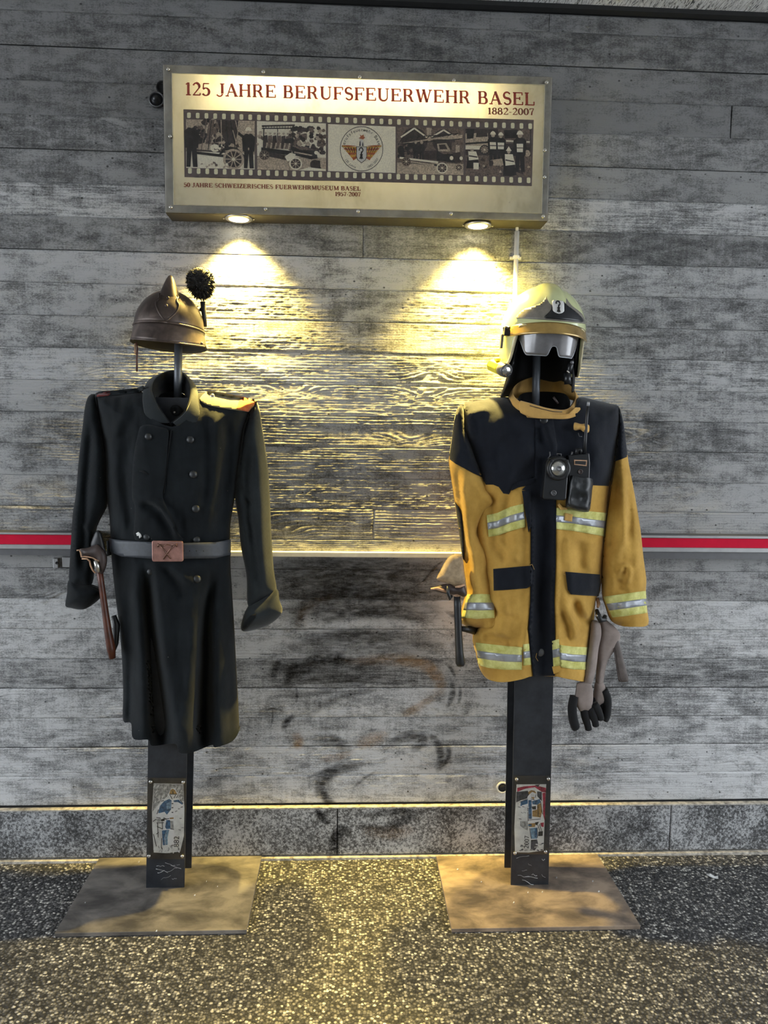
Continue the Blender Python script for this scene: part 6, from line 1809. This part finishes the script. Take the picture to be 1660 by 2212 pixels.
# ------------------------------------------------------------------ modern helmet
mh = thing('fire_helmet', P(1165, 800, -.17), 'pale lime firefighter helmet with smoked goggles and gold peak', 'helmet')
hc = P(1172, 722, -.175)
XH = Matrix.Translation(hc) @ Matrix.Rotation(math.radians(3.0), 4, 'Y') @ Matrix.Rotation(math.radians(2), 4, 'Z') @ Matrix.Rotation(math.radians(4), 4, 'X')
HRX, HRY, HRZ = .129, .152, .146
def sm(a, b, x):
    t = max(0, min(1, (x-a)/(b-a))); return t*t*(3-2*t)
def hrim(ph):
    d = abs((math.degrees(ph)+180) % 360-180)
    front = .006+.012*math.cos(math.radians(d))**2
    side = -.122 + .030*sm(80, 62, d)
    back = -.105
    v = front+(side-front)*sm(48, 66, d)
    return v+(back-v)*sm(110, 150, d)
def hextra(p, ph, r_):
    # centre ridge and slight brow flare
    k = math.exp(-(p.x/.027)**4)*sm(.045, .105, p.z)
    n = Vector((p.x/HRX**2, p.y/HRY**2, max(p.z, 0)/HRZ**2)).normalized()
    p = p+n*(.0075*k)
    return p
dome('shell', HRX, HRY, HRZ, hrim, M['shell'], mh, XH, 120, 34, extra=hextra, solid=.005)
# edge trim following the rim
def hpt(ph, off=0.0, dz=0.0):
    zr = hrim(ph)+dz
    if zr >= 0: r_ = math.sqrt(max(0, 1-(zr/HRZ)**2))
    else: r_ = 1.0-.06*min(1, -zr/.122)
    return Vector(((HRX*r_+off)*math.sin(ph), -(HRY*r_+off)*math.cos(ph), zr))
MB().tube([XH @ hpt(2*math.pi*i/160, .001) for i in range(161)], .0042, 8, caps=False).build('edge_trim', M['shell_rim'], mh)
dome('liner', HRX-.012, HRY-.012, HRZ-.014, lambda p: min(hrim(p), .05)+.012 if hrim(p) > -.02 else hrim(p)+.006, M['liner'], mh, XH, 48, 12, solid=.004)
def hl(v): return XH @ Vector(v)
def arcsheet(name, a0, a1, top, bot, rt, rbm, mat, parent, n=40, m=6, th=.002):
    """curved strip in front of the face: top/bot(a) heights, rt/rbm(a) radii pairs"""
    vs = []; fs = []
    for j in range(m+1):
        s = j/m
        for i in range(n+1):
            a = math.radians(a0+(a1-a0)*i/n)
            z = top(a)+(bot(a)-top(a))*s
            kx = rt(a)[0]+(rbm(a)[0]-rt(a)[0])*s; ky = rt(a)[1]+(rbm(a)[1]-rt(a)[1])*s
            vs.append(hl((kx*math.sin(a), -ky*math.cos(a), z)))
    for j in range(m):
        for i in range(n):
            fs.append((j*(n+1)+i, j*(n+1)+i+1, (j+1)*(n+1)+i+1, (j+1)*(n+1)+i))
    return mk(name, vs, fs, mat, parent, solid=th)
# gold peak (raised face shield edge)
arcsheet('gold_peak', -66, 66, lambda a: .010+.014*math.cos(a)**2, lambda a: -.022+.012*math.cos(a)**2, lambda a: (HRX+.0, HRY+.002), lambda a: (HRX+.004, HRY+.022), M['gold_visor'], mh, m=6, th=.003)
def gbot(a):
    d = math.degrees(a)
    base = -.073+.050*sm(38, 58, abs(d))
    nose = .030*math.exp(-((d-2)/7.5)**4)
    return base+nose
gog = arcsheet('goggle_lens', -62, 58, lambda a: .004, gbot, lambda a: (HRX-.012, HRY-.010), lambda a: (HRX-.018, HRY-.022), M['lens_grey'], mh, n=60, m=10, th=.002)
MB().tube([hl(((HRX-.018)*math.sin(math.radians(d)), -(HRY-.022)*math.cos(math.radians(d)), gbot(math.radians(d)))) for d in range(-57, 58, 2)], .0017, 6).build('lens_rim', M['reflex'], gog)
# grey brow plate with black stripe and badge
bp = [(-.108, .036), (-.092, .058), (-.070, .068), (-.046, .080), (-.030, .102), (-.022, .116), (-.012, .120), (.012, .120), (.022, .116), (.030, .102), (.046, .080), (.070, .068), (.092, .058), (.108, .036), (.09, .032), (.05, .030), (0, .029), (-.05, .030), (-.09, .032)]
bpo, _ = shellplate('brow_plate', bp, .0045, M['brow'], mh, XH, HRX, HRY, HRZ, th=.003)
shellplate('badge_stripe', [(-.014, .120), (-.005, .121), (0, .119), (.005, .121), (.014, .120), (.017, .095), (.03, .078), (.06, .062), (.09, .045), (.088, .036), (.05, .034), (-.01, .033), (-.04, .036), (-.022, .06), (-.017, .09)], .0075, M['blk_plastic'], bpo, XH, HRX, HRY, HRZ, th=.002)
sdl = [(-.0165, .088), (0, .0895), (.0165, .088), (.0175, .068), (.015, .056), (0, .050), (-.015, .056), (-.0175, .068)]
badge, brim_ = shellplate('badge', sdl, .0105, M['badge_w'], bpo, XH, HRX, HRY, HRZ, th=.002)
def local_flat(name, polys, X, off, mat, parent):
    vs = []; fs = []
    for poly in polys:
        i0 = len(vs)
        vs += [X @ onsh(a, b, off, HRX, HRY, HRZ) for a, b in poly]; fs.append(tuple(range(i0, i0+len(poly))))
    return mk(name, vs, fs, mat, parent, smooth=False, solid=.0008)
cz = [q for q, _m in crozier(0, 0, 1, 0)]
local_flat('crozier_emblem', [[(x*.028-.001, .0638-y*.028) for x, y in q] for q in cz], XH, .0135, M['ink'], badge)
# cheek bracket, clamp
MB().box(hl((-.128, -.052, -.006)), (.008, .012, .013), XH.to_3x3()).tube([hl((-.132, -.06, .008)), hl((-.124, -.075, .004))], .005, 8).tube([hl((-.135, -.045, .008)), hl((-.13, -.05, -.014))], .0045, 8).build('visor_pivot', M['blk_plastic'], mh, smooth=False, bevel=.002)
MB().box(hl((-.137, -.04, -.035)), (.004, .008, .022), XH.to_3x3()).build('torch_rail', M['brow'], mh, smooth=False, bevel=.002)
# neck curtain, chin strap and buckle
vs, fs = band_loft([[(1112, 770, -.235), (1112, 760, -.19), (1126, 745, -.12), (1172, 740, -.085), (1222, 745, -.12), (1238, 760, -.19), (1238, 775, -.225)], [(1100, 820, -.235), (1096, 815, -.165), (1115, 815, -.11), (1170, 815, -.08), (1228, 815, -.11), (1242, 812, -.165), (1238, 822, -.22)], [(1084, 858, -.225), (1084, 858, -.16), (1105, 856, -.08), (1170, 852, -.05), (1225, 852, -.08), (1240, 845, -.16), (1236, 846, -.21)]], n=6)
mk('neck_curtain', vs, fs, M['liner'], mh, solid=.003)
MB().tube([P(1236, 775, -.235), P(1233, 790, -.245), P(1229, 806, -.25)], [.008, .009, .006], 8).tube([P(1226, 806, -.25), P(1227, 830, -.25)], .011, 8).build('chin_strap_buckle', M['blk_plastic'], mh)
MB().disc(P(1236, 783, -.25), (0.2, -1, 0), [(.006, -.002), (.006, .003), (.002, .004)], 12).build('strap_stud', M['alu_dark'], mh)
MB().tube([P(1226, 800, -.262), P(1230, 806, -.262)], .0025, 6).build('metal_slider', M['steel'], mh)

ht = thing('helmet_torch', P(1082, 812, -.2), 'small yellow torch with grey lens clipped under the helmet side', 'torch')
A_ = P(1062, 788, -.145); B_ = P(1084, 797, -.215); C_ = P(1096, 801, -.245)
MB().tube([A_, A_.lerp(B_, .12), B_], [.017, .021, .021], 8).build('torch_body', M['torch_y'], ht, smooth=False, bevel=.003)
MB().tube([B_, B_.lerp(C_, .25), B_.lerp(C_, .9), C_], [.0195, .0215, .0215, .0185], 20).build('torch_head', M['alu_dark'], ht)
MB().disc(C_, (C_-B_), [(.0165, -.002), (.0165, .0015), (.009, .001), (.006, .003)], 20).build('torch_lens', M['lamp_glass'], ht)
MB().box(A_.lerp(B_, .55)+Vector((0, -.004, .021)), (.007, .02, .004)).build('torch_switch', M['torch_y'], ht, smooth=False, bevel=.0015)
MB().box(P(1100, 783, -.19), (.012, .02, .008)).build('torch_clamp', M['blk_plastic'], ht, smooth=False, bevel=.002)

# ------------------------------------------------------------------ hatchet by the yellow jacket
h2 = thing('belt_hatchet', P(994, 1438, -.25), 'hatchet with pale suede head cover and black rubber handle beside the yellow jacket', 'hatchet')
YX = -.255
MB().tube([P(988, 1288, YX), P(989, 1310, YX), P(991, 1370, YX), P(993, 1410, YX), P(995, 1432, YX), P(995.5, 1438, YX)], [.0105, .0115, .0118, .013, .0155, .012], 14).build('handle_grip', M['rubber'], h2)
MB().tube([P(989, 1270, YX), P(988, 1300, YX)], [.0085, .0095], 12).build('handle_neck', M['leather_edge'], h2)
cov = [(944, 1251), (950, 1236), (964, 1210), (975, 1199), (986, 1197), (1000, 1203), (1003, 1235), (1006, 1262), (1004, 1266), (985, 1266), (962, 1259)]
CV = Relief(cov, YX-.004, .022, .022, 16, smooth=3, wr=.003, wsc=(.05, .05), seed=61)
CV.build('suede_cover', M['leather_tan'], h2, 4.0)
lf_ = [(930, 1272), (945, 1266), (958, 1262), (972, 1262), (988, 1268), (1002, 1262), (1007, 1272), (1010, 1284), (1002, 1290), (990, 1284), (976, 1285), (960, 1282), (946, 1279)]
LF = Relief(lf_, YX-.004, .018, .02, 10, smooth=2, wr=.004, wsc=(.08, .08), seed=62)
LF.build('leather_flap', M['leather_br'], h2, 4.0)
MB().tube([P(931, 1272, YX-.016), P(945, 1271, YX-.018), P(958, 1275, YX-.02), P(966, 1279, YX-.02)], [.0025, .005, .005, .003], 8).build('flap_edge', M['leather_edge'], h2)
MB().tube([P(968, 1266, YX-.026), P(968, 1280, YX-.03), P(973, 1294, YX-.026), P(977, 1286, YX-.024)], .005, 8).build('strap', M['blk_leather'], h2)
MB().tube([P(984, 1268, YX-.022), P(994, 1267, YX-.026), P(1004, 1263, YX-.024)], [.003, .004, .003], 8).build('flap_edge', M['leather_edge'], h2)
MB().tube([P(998, 1358, YX), P(1015, 1360, YX+.03), P(1026, 1362, YX+.06)], [.008, .012, .014], 10).build('belt_loop', M['rubber'], h2)

# ------------------------------------------------------------------ gloves hanging at the hem
def glove(label, cuff, fingers, thumb, mid, y, mirror=1):
    g = thing('work_glove', P(fingers[0][-1][0], fingers[0][-1][1], y), label, 'glove', 'pair of work gloves')
    CU = Relief(cuff, y, .022, .022, 14, smooth=3, wr=.003, wsc=(.05, .03), seed=int(cuff[0][0]))
    CU.build('gauntlet', M['glove'], g, 4.0)
    PM = Relief(mid, y-.002, .021, .02, 14, smooth=3, wr=.003, wsc=(.05, .03), seed=int(cuff[0][0])+1)
    PM.build('hand', M['glove'], g, 4.0)
    for f_ in fingers:
        pts = spline([tuple(P(a, b, y-.004)) for a, b in f_], 4)
        k = len(pts)
        MB().tube([Vector(p) for p in pts], [.0125+.0012*math.sin(2*math.pi*i/(k-1)) if i < k-2 else (.011 if i == k-2 else .006) for i in range(k)], 12).build('finger', M['glove_blk'], g)
    pts = spline([tuple(P(a, b, y-.012)) for a, b in thumb], 4); k = len(pts)
    MB().tube([Vector(p) for p in pts], [.0135+.002*math.sin(math.pi*i/(k-1)) if i < k-2 else (.012 if i == k-2 else .007) for i in range(k)], 12).build('thumb', M['glove_blk'], g)
    return g
YG = -.21
g1 = glove('grey work glove with black fingers hanging closest to the stand post', [(1280, 1340), (1296, 1345), (1300, 1370), (1294, 1400), (1290, 1435), (1284, 1465), (1277, 1480), (1262, 1478), (1266, 1440), (1272, 1400), (1275, 1365)],
           [[(1262, 1530), (1265, 1548), (1270, 1566), (1273, 1578)], [(1275, 1528), (1281, 1545), (1286, 1558), (1288, 1570)], [(1284, 1520), (1292, 1535), (1297, 1546), (1299, 1556)]],
           [(1241, 1504), (1237, 1525), (1238, 1548), (1243, 1568), (1247, 1575)], [(1248, 1476), (1262, 1472), (1276, 1474), (1282, 1496), (1281, 1520), (1278, 1534), (1262, 1538), (1251, 1534), (1243, 1512), (1245, 1490)], YG)
g2 = glove('grey work glove with long strap, hanging behind its pair', [(1296, 1332), (1318, 1345), (1336, 1362), (1341, 1376), (1334, 1395), (1324, 1412), (1312, 1432), (1306, 1462), (1302, 1482), (1288, 1480), (1290, 1440), (1291, 1400), (1297, 1365)],
           [[(1284, 1505), (1284, 1520), (1288, 1533)], [(1292, 1525), (1297, 1540), (1301, 1552)], [(1300, 1515), (1304, 1530), (1306, 1548)]],
           [(1305, 1490), (1312, 1510), (1311, 1535), (1308, 1550), (1304, 1556)], [(1288, 1474), (1304, 1474), (1310, 1492), (1314, 1512), (1308, 1522), (1296, 1526), (1284, 1528), (1282, 1510), (1284, 1490)], YG+.03)
sv = [(1324, 1388), (1336, 1382), (1342, 1400), (1352, 1440), (1359, 1468), (1354, 1473), (1340, 1473), (1336, 1468), (1330, 1430), (1326, 1405)]
SVR = Relief(sv, YG+.02, .006, .004, 5, smooth=2, wr=.001)
SVR.build('wrist_strap', M['strap_br'], g2, 4.0)
MB().tube([P(x, y, YG+.012) for x, y in [(1327, 1400), (1331, 1430), (1337, 1466), (1342, 1473)]], .0016, 6).build('strap_edge', M['leather_br'], g2)
hk = thing('glove_hook', P(1290, 1345, YG), 'black snap hook holding the gloves under the jacket hem', 'hook')
MB().tube([P(1290, 1318, YG), P(1293, 1330, YG-.02), P(1298, 1340, YG-.024), P(1306, 1338, YG-.02), P(1308, 1330, YG-.012)], [.006, .009, .01, .009, .006], 10).build('strap', M['rubber'], hk)
MB().tube([P(1288, 1328, YG-.02), P(1292, 1331, YG-.024)], .004, 8).build('clip', M['steel'], hk)
MB().tube([P(1291, 1292, YG+.02), P(1294, 1305, YG+.01), P(1292, 1312, YG)], [.005, .006, .004], 8).build('cord', M['leather_edge'], hk)

# ------------------------------------------------------------------ bits on the floor
def scrap(px, py, pts, z, label, mat=M['white_bit'], name='paper_scrap', cat='scrap', zb=0.0, group=None):
    c_ = G(px, py, zb)
    vs = [(c_.x+a, c_.y+b, zb+.0008) for a, b in pts]+[(c_.x+a, c_.y+b, zb+z+.002*math.sin(9*a*100)) for a, b in pts]
    n_ = len(pts)
    o = mk(name, vs, [tuple(range(n_-1, -1, -1)), tuple(range(n_, 2*n_))]+[(i, (i+1) % n_, n_+(i+1) % n_, n_+i) for i in range(n_)], mat, None, smooth=False)
    return tag(o, label, cat, group)
scrap(1540, 1893, [(-.016, .012), (-.004, .010), (.006, -.004), (.016, -.006), (.012, -.016), (-.002, -.014), (-.012, -.002)], .004, 'small crumpled white paper scrap on the asphalt')
rd = random.Random(11)
for (px, py) in ((300, 1863), (325, 1862), (184, 1951), (421, 1935), (338, 2012), (446, 1905), (470, 1916)):
    w = rd.uniform(.0016, .003)
    scrap(px, py, [(w*math.cos(a)*rd.uniform(.6, 1.2), w*math.sin(a)*rd.uniform(.6, 1.2)) for a in (0, 1, 2.1, 3.2, 4.2, 5.3)], .003, 'tiny pale grit crumb on the plate under the dark coat', name='grit_crumb', cat='crumb', zb=.012, group='crumbs on the worn plate')
for (px, py) in ((1040, 1906), (1202, 1897), (1281, 1905), (1141, 1929), (1172, 1928), (989, 1879), (1294, 1927), (1110, 1951)):
    w = rd.uniform(.0016, .003)
    scrap(px, py, [(w*math.cos(a)*rd.uniform(.6, 1.2), w*math.sin(a)*rd.uniform(.6, 1.2)) for a in (0, 1, 2.1, 3.2, 4.2, 5.3)], .003, 'tiny pale grit crumb on the plate under the yellow jacket', name='grit_crumb', cat='crumb', zb=.012, group='crumbs on the rusty plate')
